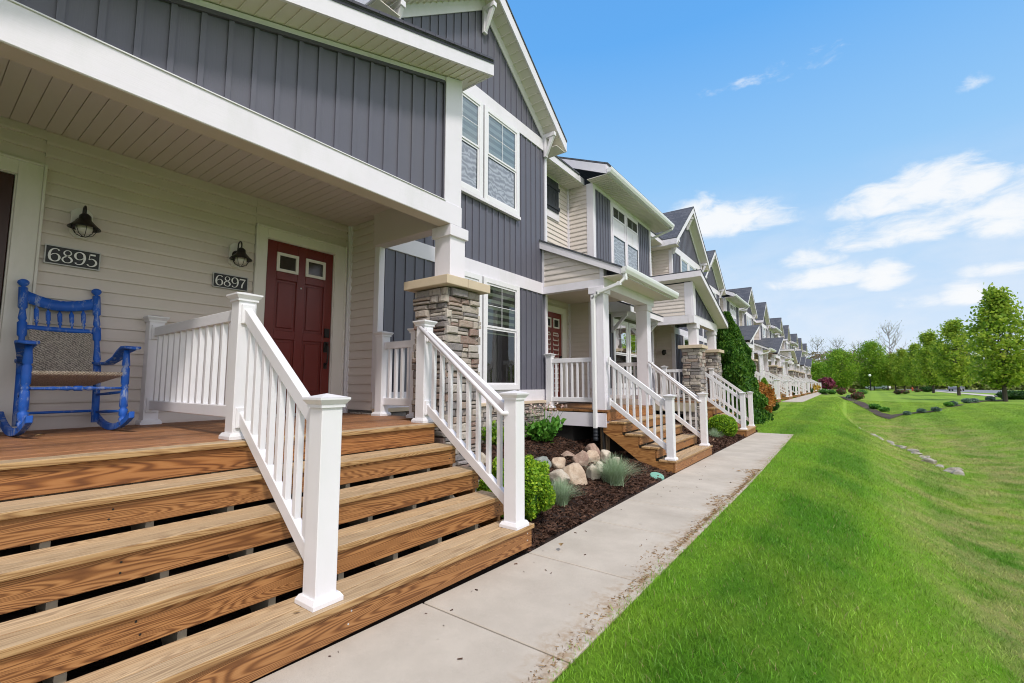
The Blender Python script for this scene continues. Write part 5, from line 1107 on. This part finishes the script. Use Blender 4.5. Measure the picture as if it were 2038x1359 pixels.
# ------------------------------------------------------------------ trees
def tree_mesh(kind,seed):
    g=np.random.default_rng(seed); rs=random.Random(seed); m=MB()
    if kind=='pear': H,W,tr,n=9.0,4.3,1.5,10000
    elif kind=='maple': H,W,tr,n=8.8,7.2,1.2,12000
    elif kind=='column': H,W,tr,n=10.2,5.8,1.0,12000
    elif kind=='wood': H,W,tr,n=9.0,8.0,.8,8000
    else: H,W,tr,n=16,8,3,900
    prof={'pear':lambda t:(.52+.48*math.sin(math.pi*min(1,t/.55+.0)*.5))*(1 if t<.45 else max(.0,1-((t-.45)/.56)**1.7)),'maple':lambda t:math.sqrt(max(0,1-(2*t-1)**2))**.8,'column':lambda t:(.6+.4*min(1,t/.4))*(1 if t<.55 else math.sqrt(max(0,1-((t-.55)/.46)**2))),'wood':lambda t:math.sqrt(max(0,1-(1.7*t-.85)**2)),'bare':lambda t:.5+.5*math.sin(math.pi*t)}[kind]
    th=H*.9; m.tube([(0,0,-.3),(0,0,tr*.7),(.05,.03,H*.35),(-.04,.05,H*.6),(.02,0,th)],[.19,.15,.10,.06,.02],8)
    C=[]; nb={'pear':60,'maple':46,'column':50,'wood':40,'bare':46}[kind]
    for i in range(nb):
        t=(i+.5)/nb; z0=tr+(H*.8-tr)*t; a=i*2.4+rs.uniform(-.4,.4); tt=min(1,t*1.06+.04); rad=W/2*prof(tt)*rs.uniform(.72,1.08)
        up={'pear':1.2,'maple':.8,'column':1.5,'wood':.9,'bare':1.6}[kind]; z1=min(H,tr+(H-tr)*tt+rs.uniform(-.2,.3))
        zs=max(tr*.8,z1-rad*up*.75); p0=Vector((0,0,zs)); p2=Vector((rad*math.cos(a),rad*math.sin(a),z1)); p1=(p0+p2)/2+Vector((rs.uniform(-.15,.15),rs.uniform(-.15,.15),-.12*rad))
        m.tube([p0,p1,p2],[.045,.03,.008] if kind!='bare' else [.07,.045,.012],5)
        if kind=='bare':
            for k in range(4):
                q=p0.lerp(p2,rs.uniform(.4,.95)); e=q+Vector((rs.uniform(-1,1),rs.uniform(-1,1),rs.uniform(.5,1.8))); m.tube([q,(q+e)/2+Vector((.1,0,.1)),e],[.03,.02,.008],4); C.append((e,.35))
        C.append((p2,1)); C.append((p1,.8)); C.append((p0.lerp(p2,.8)+Vector((rs.gauss(0,.25),rs.gauss(0,.25),rs.gauss(0,.25))),1))
    C.append((Vector((0,0,H-.25)),.6))
    P=[]; per=max(2,n//len(C)); s0={'pear':.33,'maple':.55,'column':.5,'wood':.6,'bare':.35}[kind]
    for c,k in C:
        q=g.normal(size=(int(per*k)+1,3))*np.array([s0,s0,s0*.8])*k; P.append(q+np.array(c))
    P=np.concatenate(P); P=P[(P[:,2]>tr*.75)]
    V,F=leafquads(P,{'pear':.20,'maple':.24,'column':.24,'wood':.30,'bare':.16}[kind],.5,1.5); return m,V,F
PROTO={}
def tree(kind,seed,x,y,z,s,label,group,mat,bark='bark',name='tree',sw=1.0):
    key=(kind,seed)
    if key not in PROTO:
        m,V,F=tree_mesh(kind,seed); r=root(name,(0,0,0),label,'tree',group); t=m.build('trunk',bark,r); c=fastmesh('crown',V,F,mat,r); PROTO[key]=(r,t,c,mat); 
    else:
        r0,t0,c0,m0=PROTO[key]; r=r0.copy(); COL.objects.link(r)
        for ch in (t0,c0): q=ch.copy(); COL.objects.link(q); q.parent=r
        r['label']=label; r['group']=group
    r.name=name; r.location=(x,y,z); r.scale=(s*sw,s*sw,s); r.rotation_euler=(0,0,(x*7+y*3)%6.28); return r
G='pear trees lining the road'
T=[(10.33,53.7,1.0,'largest street tree, nearest to the camera at the right edge'),(11.0,77.3,1.02,'second street tree, left of the largest'),(11.0,97.6,1.07,'third street tree counted from the right'),(11.3,121,1.02,'fourth street tree, right of the red hydrant'),(10.03,129,.98,'fifth street tree, left of the red hydrant'),(9.0,136,.93,'sixth street tree from the right'),(8.0,142,.9,'seventh street tree from the right'),(7.6,150,.85,'last and smallest street tree of the row')]
for i,(x,y,s,lb) in enumerate(T): tree('pear',1+i%3,x,y,float(gz(x,y)) if y<60 else 0,s*.95,lb,G,'leaf_pear','bark','pear_tree')
tree('maple',11,-1.0,131.7,0,1.0,'round bright green maple at the end of the far lawn','maples behind the far lawn','leaf_maple','bark','maple_tree')
tree('column',12,5.1,136.2,0,1.05,'tall dense green maple behind the lamp post','maples behind the far lawn','leaf_maple','bark','maple_tree')
GB='bare trees rising behind the row'
for i,(x,y,s,lb) in enumerate(((-6.7,169.7,.95,'leftmost bare tree above the last roofs'),(-1.8,185.7,1.0,'bare tree behind the round maple'),(3.5,189,.92,'thin bare tree between the two maples'),(10.7,170,1.15,'tallest bare tree, right of the dense maple'),(-12,180,.9,'bare tree half hidden behind the last townhouse'))): tree('bare',21+i%2,x,y,0,s,lb,GB,'leaf_wood','bark_pale','bare_tree')
GW='mixed trees of the wood edge'
W=[(-6.5,139,.75,'leaf_maple','yellow green tree behind the last townhouse'),(-10,150,.9,'leaf_maple','yellow green tree behind the roof end'),(2.3,170,1.0,'leaf_brown','brown budding tree between the two maples'),(-3,178,1.0,'leaf_brown','brown budding tree behind the round maple'),(6.5,178,.95,'leaf_brown','brown budding tree behind the dense maple'),(13,185,1.0,'leaf_wood','dull green tree behind the white truck'),(20,180,1.05,'leaf_wood','dull green tree left of the parked car'),(27,176,1.0,'leaf_wood','dull green tree behind the parked car'),(34,170,1.0,'leaf_wood','dull green tree right of the parked car'),(41,158,1.05,'leaf_wood','dull green tree at the right edge of the wood'),(38,140,.9,'leaf_brown','brownish tree right of the road'),(34,120,.9,'leaf_wood','dull green tree near the right edge of the picture'),(-1.5,150,.5,'leaf_wood','small dark tree under the round maple'),(8,160,.8,'leaf_wood','green tree between maple and street trees')]
for i,(x,y,s,mt,lb) in enumerate(W): tree('wood',{'leaf_maple':41,'leaf_brown':42,'leaf_wood':43}[mt],x,y,-.3,s*1.0,lb,GW,mt,'bark','woodland_tree')
# undergrowth masses
def mass(name,pts,mat,n,size,h,label):
    g=np.random.default_rng(77); P=[]
    for (x,y,w) in pts:
        k=n//len(pts); P.append(np.stack([g.normal(x,w/2,k),g.normal(y,2.0,k),np.abs(g.uniform(0,1,k)**1.2)*h*(1+.35*np.sin(x*.9))],-1))
    V,F=leafquads(np.concatenate(P),size,.5,1.3); o=fastmesh(name,V,F,mat); return tag(o,label,'woods',kind='stuff')
mass('undergrowth',[(x,168-abs(x-5)*.15,5) for x in range(-24,60,4)],'leaf_wood',30000,.55,6.5,'undergrowth of the wood edge behind the far lawn')
mass('far_woods',[(x,215-abs(x)*.1,12) for x in range(-60,130,9)],'leaf_brown',30000,1.0,11,'brownish wood on the horizon behind the trees')
mass('far_woods',[(70+i*6,215-i*9,9) for i in range(10)],'leaf_wood',12000,.9,9,'green wood on the horizon at the right')
shrub('spruce','dark spruce on the lawn across the road','tree',34,178,0,6,4.6,'leaf_dark',2500,.35,shape='cone',seed=99)
# ------------------------------------------------------------------ street things
def car(x,y,rot,label,mat,pick=False):
    r=root('parked_car',(x,y,0.03),label,'car'); Lc,Wc=4.6,1.85; ca,sa=math.cos(rot),math.sin(rot)
    def T_(p): return (x+p[0]*ca-p[1]*sa,y+p[0]*sa+p[1]*ca,.03+p[2])
    def ext(prof,w0,name,mt,par,bev=.04):
        m=MB(); n=len(prof); L_=[T_((a,-w0(b),b)) for a,b in prof]; R_=[T_((a,w0(b),b)) for a,b in prof]
        m.add(L_+R_,[tuple(range(n))[::-1],tuple(range(n,2*n))]+[(i,(i+1)%n,n+(i+1)%n,n+i) for i in range(n)]); return m.build(name,mt,par,bev)
    body=ext([(-2.3,.35),(2.3,.32),(2.32,.75),(2.1,.95),(1.1,1.05),(-2.2,1.08),(-2.32,.8)],lambda z:Wc/2-(0 if z<.9 else .04),'body',mat,r)
    if pick: cab=[(-.9,1.06),(1.1,1.05),(.6,1.65),(-.7,1.66)]
    else: cab=[(-2.15,1.07),(1.15,1.05),(.35,1.64),(-1.8,1.66)]
    ext(cab,lambda z:Wc/2-.05-(.14 if z>1.5 else 0),'windows','car_glass',r,.03)
    ext([(cab[3][0]+.05,1.65),(cab[2][0]-.05,1.635),(cab[2][0]-.2,1.70),(cab[3][0]+.15,1.71)],lambda z:Wc/2-.2,'roof',mat,r,.02)
    for px in (-1.45,1.45):
        for s in (-1,1):
            m=MB(); c=T_((px,s*(Wc/2-.2),.34)); ax=Vector((-sa,ca,0))*s; m.lathe([(.0,0),(.34,0),(.34,.2),(.0,.21)],c,ax,18); w=m.build('wheel','tyre',r); m=MB(); m.lathe([(0,.211),(.2,.212),(.18,.225),(0,.23)],c,ax,12); m.build('rim','sign_silver',w)
    for s in (-1,1):
        m=MB(); c=T_((2.28,s*.68,.78)); m.lathe([(.0,-.02),(.12,0),(.1,.05),(0,.06)],c,(ca,sa,0),12); m.build('headlight','lamp_globe',r)
        m=MB(); c=T_((-2.28,s*.72,.85)); m.lathe([(.0,-.02),(.1,0),(.08,.05),(0,.06)],c,(-ca,-sa,0),12); m.build('tail_light','hydrant_red',r)
    return r
car(18.2,130.1,-1.85,'silver grey car parked on the road between the street trees','car_silver'); car(6.3,146,2.75,'white pickup parked beyond the lamp post','car_white',True)
r=root('fire_hydrant',(10.9,125.1,0),'orange red fire hydrant on the lawn by the street trees','hydrant'); m=MB(); m.lathe([(.17,0),(.17,.05),(.12,.06),(.12,.55),(.16,.56),(.16,.62),(.11,.68),(.06,.78),(.02,.84)],(10.9,125.1,0),(0,0,1),14); m.build('barrel','hydrant_red',r); m=MB(); m.lathe([(.07,-.24),(.07,.24)],(10.9,125.1,.45),(1,0,0),10); m.lathe([(.09,0),(.09,.2)],(10.9,125.1,.42),(0,-1,0),10); m.build('outlet','hydrant_red',r)
r=root('street_lamp',(4.3,130.1,0),'black lamp post with white globe on the far lawn','street lamp'); m=MB(); m.tube([(4.3,130.1,0),(4.3,130.1,.6),(4.3,130.1,3.1)],[.14,.10,.07],10); m.build('pole','black_metal',r); m=MB(); m.lathe([(.08,0),(.22,.12),(.28,.3),(.22,.5),(.08,.6)],(4.3,130.1,3.05),(0,0,1),14); m.build('globe','globe_light',r,0,True)
r=root('utility_post',(4.95,136.1,0),'short white post right of the lamp post','post'); m=MB(); m.box(4.85,5.05,136,136.2,0,1.9); m.box(4.3,4.85,136,136.2,0,.55); m.build('post_body','white_vinyl',r)
r=root('irrigation_cover',(-2.44,7.18,-.09),'pale green oval cover in the mulch at the foot of the second steps','cover'); m=MB(); m.lathe([(0,0),(.11,0),(.105,.022),(0,.028)],(-2.47,7.20,float(mz(-2.47,7.2))+.018),(.3,-.25,1),20); m.build('lid','green_plastic',r)
# fallen leaves
def leafbit(x,y,z,s,label):
    m=MB(); a=random.uniform(0,6); c,d=math.cos(a)*s,math.sin(a)*s
    m.add([(x-c,y-d,z),(x+d*.5,y-c*.5,z+s*.25),(x+c,y+d,z+s*.1),(x-d*.5,y+c*.5,z+s*.3),(x,y,z+s*.02)],[(0,1,4),(1,2,4),(2,3,4),(3,0,4)]); o=m.build('fallen_leaf','dry_leaf'); tag(o,label,'leaf','fallen leaves'); rebase(o,(x,y,z)); return o
leafbit(-4.95,.70,.956,.035,'pale dry leaf on the porch deck under the rocking chair'); leafbit(-2.0,3.42,.006,.045,'curled tan leaf on the sidewalk beside the mulch'); leafbit(-2.30,1.30,.196,.02,'small reddish leaf at the foot of the near stair post'); leafbit(-1.55,8.6,-.12,.05,'reddish dry leaf on the far part of the sidewalk')

# ------------------------------------------------------------------ grass blades, clippings, mulch chips
def blades():
    N=520000; g=rng; u=g.uniform(0,1,N)
    y=.6+ (46-.6)*u**2.1; 
    xmax=.26*y+.75; x0=-np.interp(y,[0,2,8,16.6,16.7,31,31.1,50],[1.165,1.165,1.235,1.395,2.6,2.6,2.08,2.1])
    # near the walk fewer far away; width grows with y
    x=x0+(xmax-x0)*g.uniform(0,1,N)
    keep=g.uniform(0,1,N)<np.clip((xmax-x0)/(xmax-x0).max()*1.0+.35,0,1); x,y,x0=x[keep],y[keep],x0[keep]; n=len(x)
    x+= (x<x0+.10)*g.uniform(-.10,.02,n)*g.uniform(0,1,n)
    z=gz(x,y)-.02; sc=1+np.clip((y-3)/9,0,4.2)
    h=g.uniform(.022,.047,n)*(1+.03*sc)*(.8+.4*np.sin(x*2.1+y*1.3)**2); w=g.uniform(.0013,.0026,n)*sc; a=g.uniform(0,2*np.pi,n); ln=g.uniform(.1,1.3,n)*h; b=g.uniform(0,2*np.pi,n)
    dx,dy=np.cos(a)*w,np.sin(a)*w; lx_,ly_=np.cos(b)*ln,np.sin(b)*ln
    V=np.stack([np.stack([x-dx,y-dy,z],-1),np.stack([x+dx,y+dy,z],-1),np.stack([x+dx*.8+lx_*.35,y+dy*.8+ly_*.35,z+h*.6],-1),np.stack([x-dx*.8+lx_*.35,y-dy*.8+ly_*.35,z+h*.6],-1),np.stack([x+lx_+dx*.1,y+ly_+dy*.1,z+h],-1),np.stack([x+lx_-dx*.1,y+ly_-dy*.1,z+h],-1)],1).reshape(-1,3)
    i=np.arange(n)[:,None]*6; F=np.concatenate([i+np.array([[0,1,2,3]]),i+np.array([[3,2,4,5]])],0)
    tag(fastmesh('grass',V,F,'grass_blade'),'short mown green grass of the lawn','grass',kind='stuff')
blades()
def bits(name,x,y,z,size,mat,label,cat,asp=3.0,flat=.35):
    n=len(x); a=rng.normal(size=(n,3)); a[:,2]*=flat; a/=np.linalg.norm(a,axis=1)[:,None]; b=rng.normal(size=(n,3)); b-=a*(a*b).sum(1)[:,None]; b/=np.linalg.norm(b,axis=1)[:,None]; s=(size*rng.uniform(.4,1.4,n))[:,None]
    P=np.stack([x,y,z],-1); A=a*s*asp/2; B=b*s/2; V=np.stack([P-A-B,P+A-B*.6,P+A+B*.6,P-A+B],1).reshape(-1,3); return tag(fastmesh(name,V,np.arange(4*n).reshape(-1,4),mat),label,cat,kind='stuff')
n=60000; y=3.2+(17-3.2)*rng.uniform(0,1,n)**1.5; x=np.interp(y,[2,8,16],[-2.24,-2.41,-2.47])-rng.uniform(0,1,n)**1.15*2.6
k=~((y>7.8)&(y<10.4)&(x>-3.4)); x,y=x[k],y[k]; edge=rng.uniform(0,1,len(x))<.012; x=np.where(edge,x+rng.uniform(0,.12,len(x)),x)
bits('mulch_chips',x,y,mz(x,y)+rng.uniform(.0,.022,len(x)),.008+.0012*y,'mulch_chip','shredded dark brown mulch chips of the bed','mulch',3.6,.3)
n=1700; y=rng.uniform(1.2,9,n)**1.0; cl=np.sin(y*2.3)+np.sin(y*5.1+1)+.4*np.sin(y*13); x=np.interp(y,[1,8],[-1.20,-1.27])-np.abs(rng.normal(0,.035,n))*(1+np.clip(cl,0,2)*1.3); z=np.interp(y,[1,8],[0,-.125])+rng.uniform(.002,.008,n)
bits('dry_clippings',x,y,z,.0035+.0006*y,'dry_leaf','dried brown grass clippings along the lawn edge of the sidewalk','clippings',4.0,.2)
n=60; y=rng.uniform(1.3,9,n); x=rng.uniform(-2.2,-1.2,n); x=np.where(rng.uniform(0,1,n)<.5,-2.15+np.abs(rng.normal(0,.12,n)),x); bits('mulch_crumbs',x,y,np.interp(y,[1,8],[0,-.125])+.004,.009+y*0,'mulch_chip','stray dark mulch crumbs on the sidewalk','mulch',2.2,.1)

# ------------------------------------------------------------------ sky, sun, camera
w=bpy.data.worlds.new('World'); S.world=w; w.use_nodes=True; nt=w.node_tree; nt.nodes.clear(); N_=nt.nodes.new; Lk=nt.links.new
SUN_EL,SUN_AZ=R(52),R(118)   # azimuth measured clockwise from +Y
sky=N_('ShaderNodeTexSky'); sky.sky_type='NISHITA'; sky.sun_disc=False; sky.sun_elevation=SUN_EL; sky.sun_rotation=SUN_AZ; sky.air_density=1.0; sky.dust_density=.6; sky.ozone_density=3.0; sky.altitude=100
def M(op,a,b=0.0,cl=False):
    nd=N_('ShaderNodeMath'); nd.operation=op; nd.use_clamp=cl
    for s_,v in ((nd.inputs[0],a),(nd.inputs[1],b)):
        if isinstance(v,bpy.types.NodeSocket): Lk(v,s_)
        else: s_.default_value=v
    return nd.outputs[0]
tc=N_('ShaderNodeTexCoord'); sp=N_('ShaderNodeSeparateXYZ'); Lk(tc.outputs['Generated'],sp.inputs[0])
az=M('ARCTAN2',sp.outputs[0],sp.outputs[1]); el=M('ARCSINE',sp.outputs[2])
cb=N_('ShaderNodeCombineXYZ'); Lk(az,cb.inputs[0]); Lk(M('MULTIPLY',el,2.2),cb.inputs[1])
def nz(scale,det,rough,dist=0):
    n=N_('ShaderNodeTexNoise'); Lk(cb.outputs[0],n.inputs['Vector']); n.inputs['Scale'].default_value=scale; n.inputs['Detail'].default_value=det; n.inputs['Roughness'].default_value=rough; n.inputs['Distortion'].default_value=dist; return n.outputs[0]
BLB=[(-0.199,0.322,0.085,0.028,1),(-0.242,0.343,0.048,0.022,.9),(-0.131,0.313,0.06,0.017,.7),(0.071,0.306,0.06,0.022,.9),(0.129,0.312,0.065,0.028,1),(0.178,0.305,0.035,0.021,1),(0.214,0.257,0.045,0.034,.9),(0.144,0.265,0.10,0.024,.55),(0.097,0.247,0.06,0.016,.7),(0.03,0.247,0.06,0.012,.45),(-0.04,0.229,0.034,0.015,.8),(-0.023,0.192,0.07,0.015,.85),(0.064,0.184,0.031,0.021,1),(0.161,0.140,0.025,0.016,.9),(0.198,0.172,0.035,0.010,.55),(-0.032,0.551,0.045,0.009,.25),(-0.146,0.551,0.036,0.006,.2),(0.192,0.444,0.014,0.009,.35),(0.105,0.135,0.03,0.008,.35),(.62,.25,.14,.04,.9),(.9,.33,.12,.03,.9),(-.6,.3,.1,.03,.8)]
tot=None
for a,e,sa_,se,k_ in BLB:
    da=M('DIVIDE',M('SUBTRACT',az,a),sa_*1.45); 
    de=M('SUBTRACT',el,e-.3*se); dn=M('DIVIDE',de,se*2.0); dw=M('DIVIDE',de,-se*.93); d2=M('MAXIMUM',dn,dw)
    q=M('MULTIPLY',M('SUBTRACT',1.0,M('ADD',M('MULTIPLY',da,da),M('MULTIPLY',d2,d2))),k_); q=M('MAXIMUM',q,-.8)
    tot=q if tot is None else M('MAXIMUM',tot,q)
n1=nz(16,9,.62,.4); n2=nz(5,4,.6)
mask=M('ADD',M('MULTIPLY',tot,.95),M('MULTIPLY',M('SUBTRACT',n1,.46),2.1))
rp=N_('ShaderNodeValToRGB'); rp.color_ramp.elements[0].position=-.0; rp.color_ramp.elements[1].position=1.0; rp.color_ramp.interpolation='EASE'; Lk(mask,rp.inputs[0])
grad=N_('ShaderNodeValToRGB'); g_=grad.color_ramp; stops=[(0,(.70,.80,.94)),(.10,(.65,.78,.95)),(.22,(.52,.72,.95)),(.40,(.31,.60,.95)),(.66,(.13,.43,.92)),(1.0,(.09,.33,.80))]
while len(g_.elements)<len(stops): g_.elements.new(.5)
for e_,(p_,c_) in zip(g_.elements,stops): e_.position=p_; e_.color=(*[q/SKYSTR*.1 for q in c_],1)
Lk(el,grad.inputs[0])
gain=N_('ShaderNodeVectorMath'); gain.operation='SCALE'; Lk(grad.outputs[0],gain.inputs[0]); gain.inputs['Scale'].default_value=10.0*SKYV
def MX(f,a,b):
    nd=N_('ShaderNodeMix'); nd.data_type='RGBA'
    for s_,v in ((nd.inputs[0],f),(nd.inputs[6],a),(nd.inputs[7],b)):
        if isinstance(v,bpy.types.NodeSocket): Lk(v,s_)
        elif isinstance(v,float): s_.default_value=v
        else: s_.default_value=(*v,1)
    return nd.outputs[2]
c0=MX(.88,sky.outputs[0],gain.outputs[0])
vl=N_('ShaderNodeValToRGB'); vl.color_ramp.elements[0].position=.38; vl.color_ramp.elements[1].position=.70; Lk(nz(7,6,.6,.3),vl.inputs[0])
band=N_('ShaderNodeValToRGB'); band.color_ramp.elements[0].position=.10; band.color_ramp.elements[0].color=(1,1,1,1); band.color_ramp.elements[1].position=.40; band.color_ramp.elements[1].color=(0,0,0,1); Lk(el,band.inputs[0])
c0=MX(M('MULTIPLY',M('MULTIPLY',vl.outputs[0],band.outputs[0]),.55),c0,(7.2,7.5,8.0))
c1=MX(M('MULTIPLY',rp.outputs[0],.92),c0,CLOUDCOL)
# unseen bright cloud, added over the road side and behind as neutral fill light
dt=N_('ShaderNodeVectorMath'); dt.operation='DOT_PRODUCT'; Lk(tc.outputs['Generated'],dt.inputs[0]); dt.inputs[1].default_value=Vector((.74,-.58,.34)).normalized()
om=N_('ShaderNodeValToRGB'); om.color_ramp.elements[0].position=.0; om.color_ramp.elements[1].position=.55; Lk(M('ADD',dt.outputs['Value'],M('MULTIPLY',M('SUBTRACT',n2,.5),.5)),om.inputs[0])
c1=MX(M('MULTIPLY',om.outputs[0],.9),c1,FILLCLOUD)
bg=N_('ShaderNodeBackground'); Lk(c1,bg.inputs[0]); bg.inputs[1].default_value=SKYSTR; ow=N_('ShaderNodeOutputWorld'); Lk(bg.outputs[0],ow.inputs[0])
sl_=bpy.data.lights.new('Sun','SUN'); sl_.energy=SUNE; sl_.angle=R(SUNANG); sl_.color=(1,.94,.86); so_=bpy.data.objects.new('Sun',sl_); COL.objects.link(so_)
dv=Vector((math.sin(SUN_AZ)*math.cos(SUN_EL),math.cos(SUN_AZ)*math.cos(SUN_EL),math.sin(SUN_EL))); so_.rotation_euler=(-dv).to_track_quat('-Z','Y').to_euler(); so_.location=(20,-10,40)
cam=bpy.data.cameras.new('Camera'); cam.sensor_width=36; cam.lens=15.972; cam.clip_start=.05; cam.clip_end=3000; co=bpy.data.objects.new('Camera',cam); COL.objects.link(co); co.location=(0,0,1.34); co.rotation_euler=(math.pi/2+.094326,0,.63273); S.camera=co
S.view_settings.view_transform='Standard'; S.view_settings.look='None'; S.view_settings.exposure=0; S.render.engine='CYCLES'
S.cycles.max_bounces=6; S.cycles.filter_width=1.05; S.cycles.use_adaptive_sampling=True; S.cycles.adaptive_threshold=.025; S.cycles.transparent_max_bounces=12; S.cycles.use_denoising=True
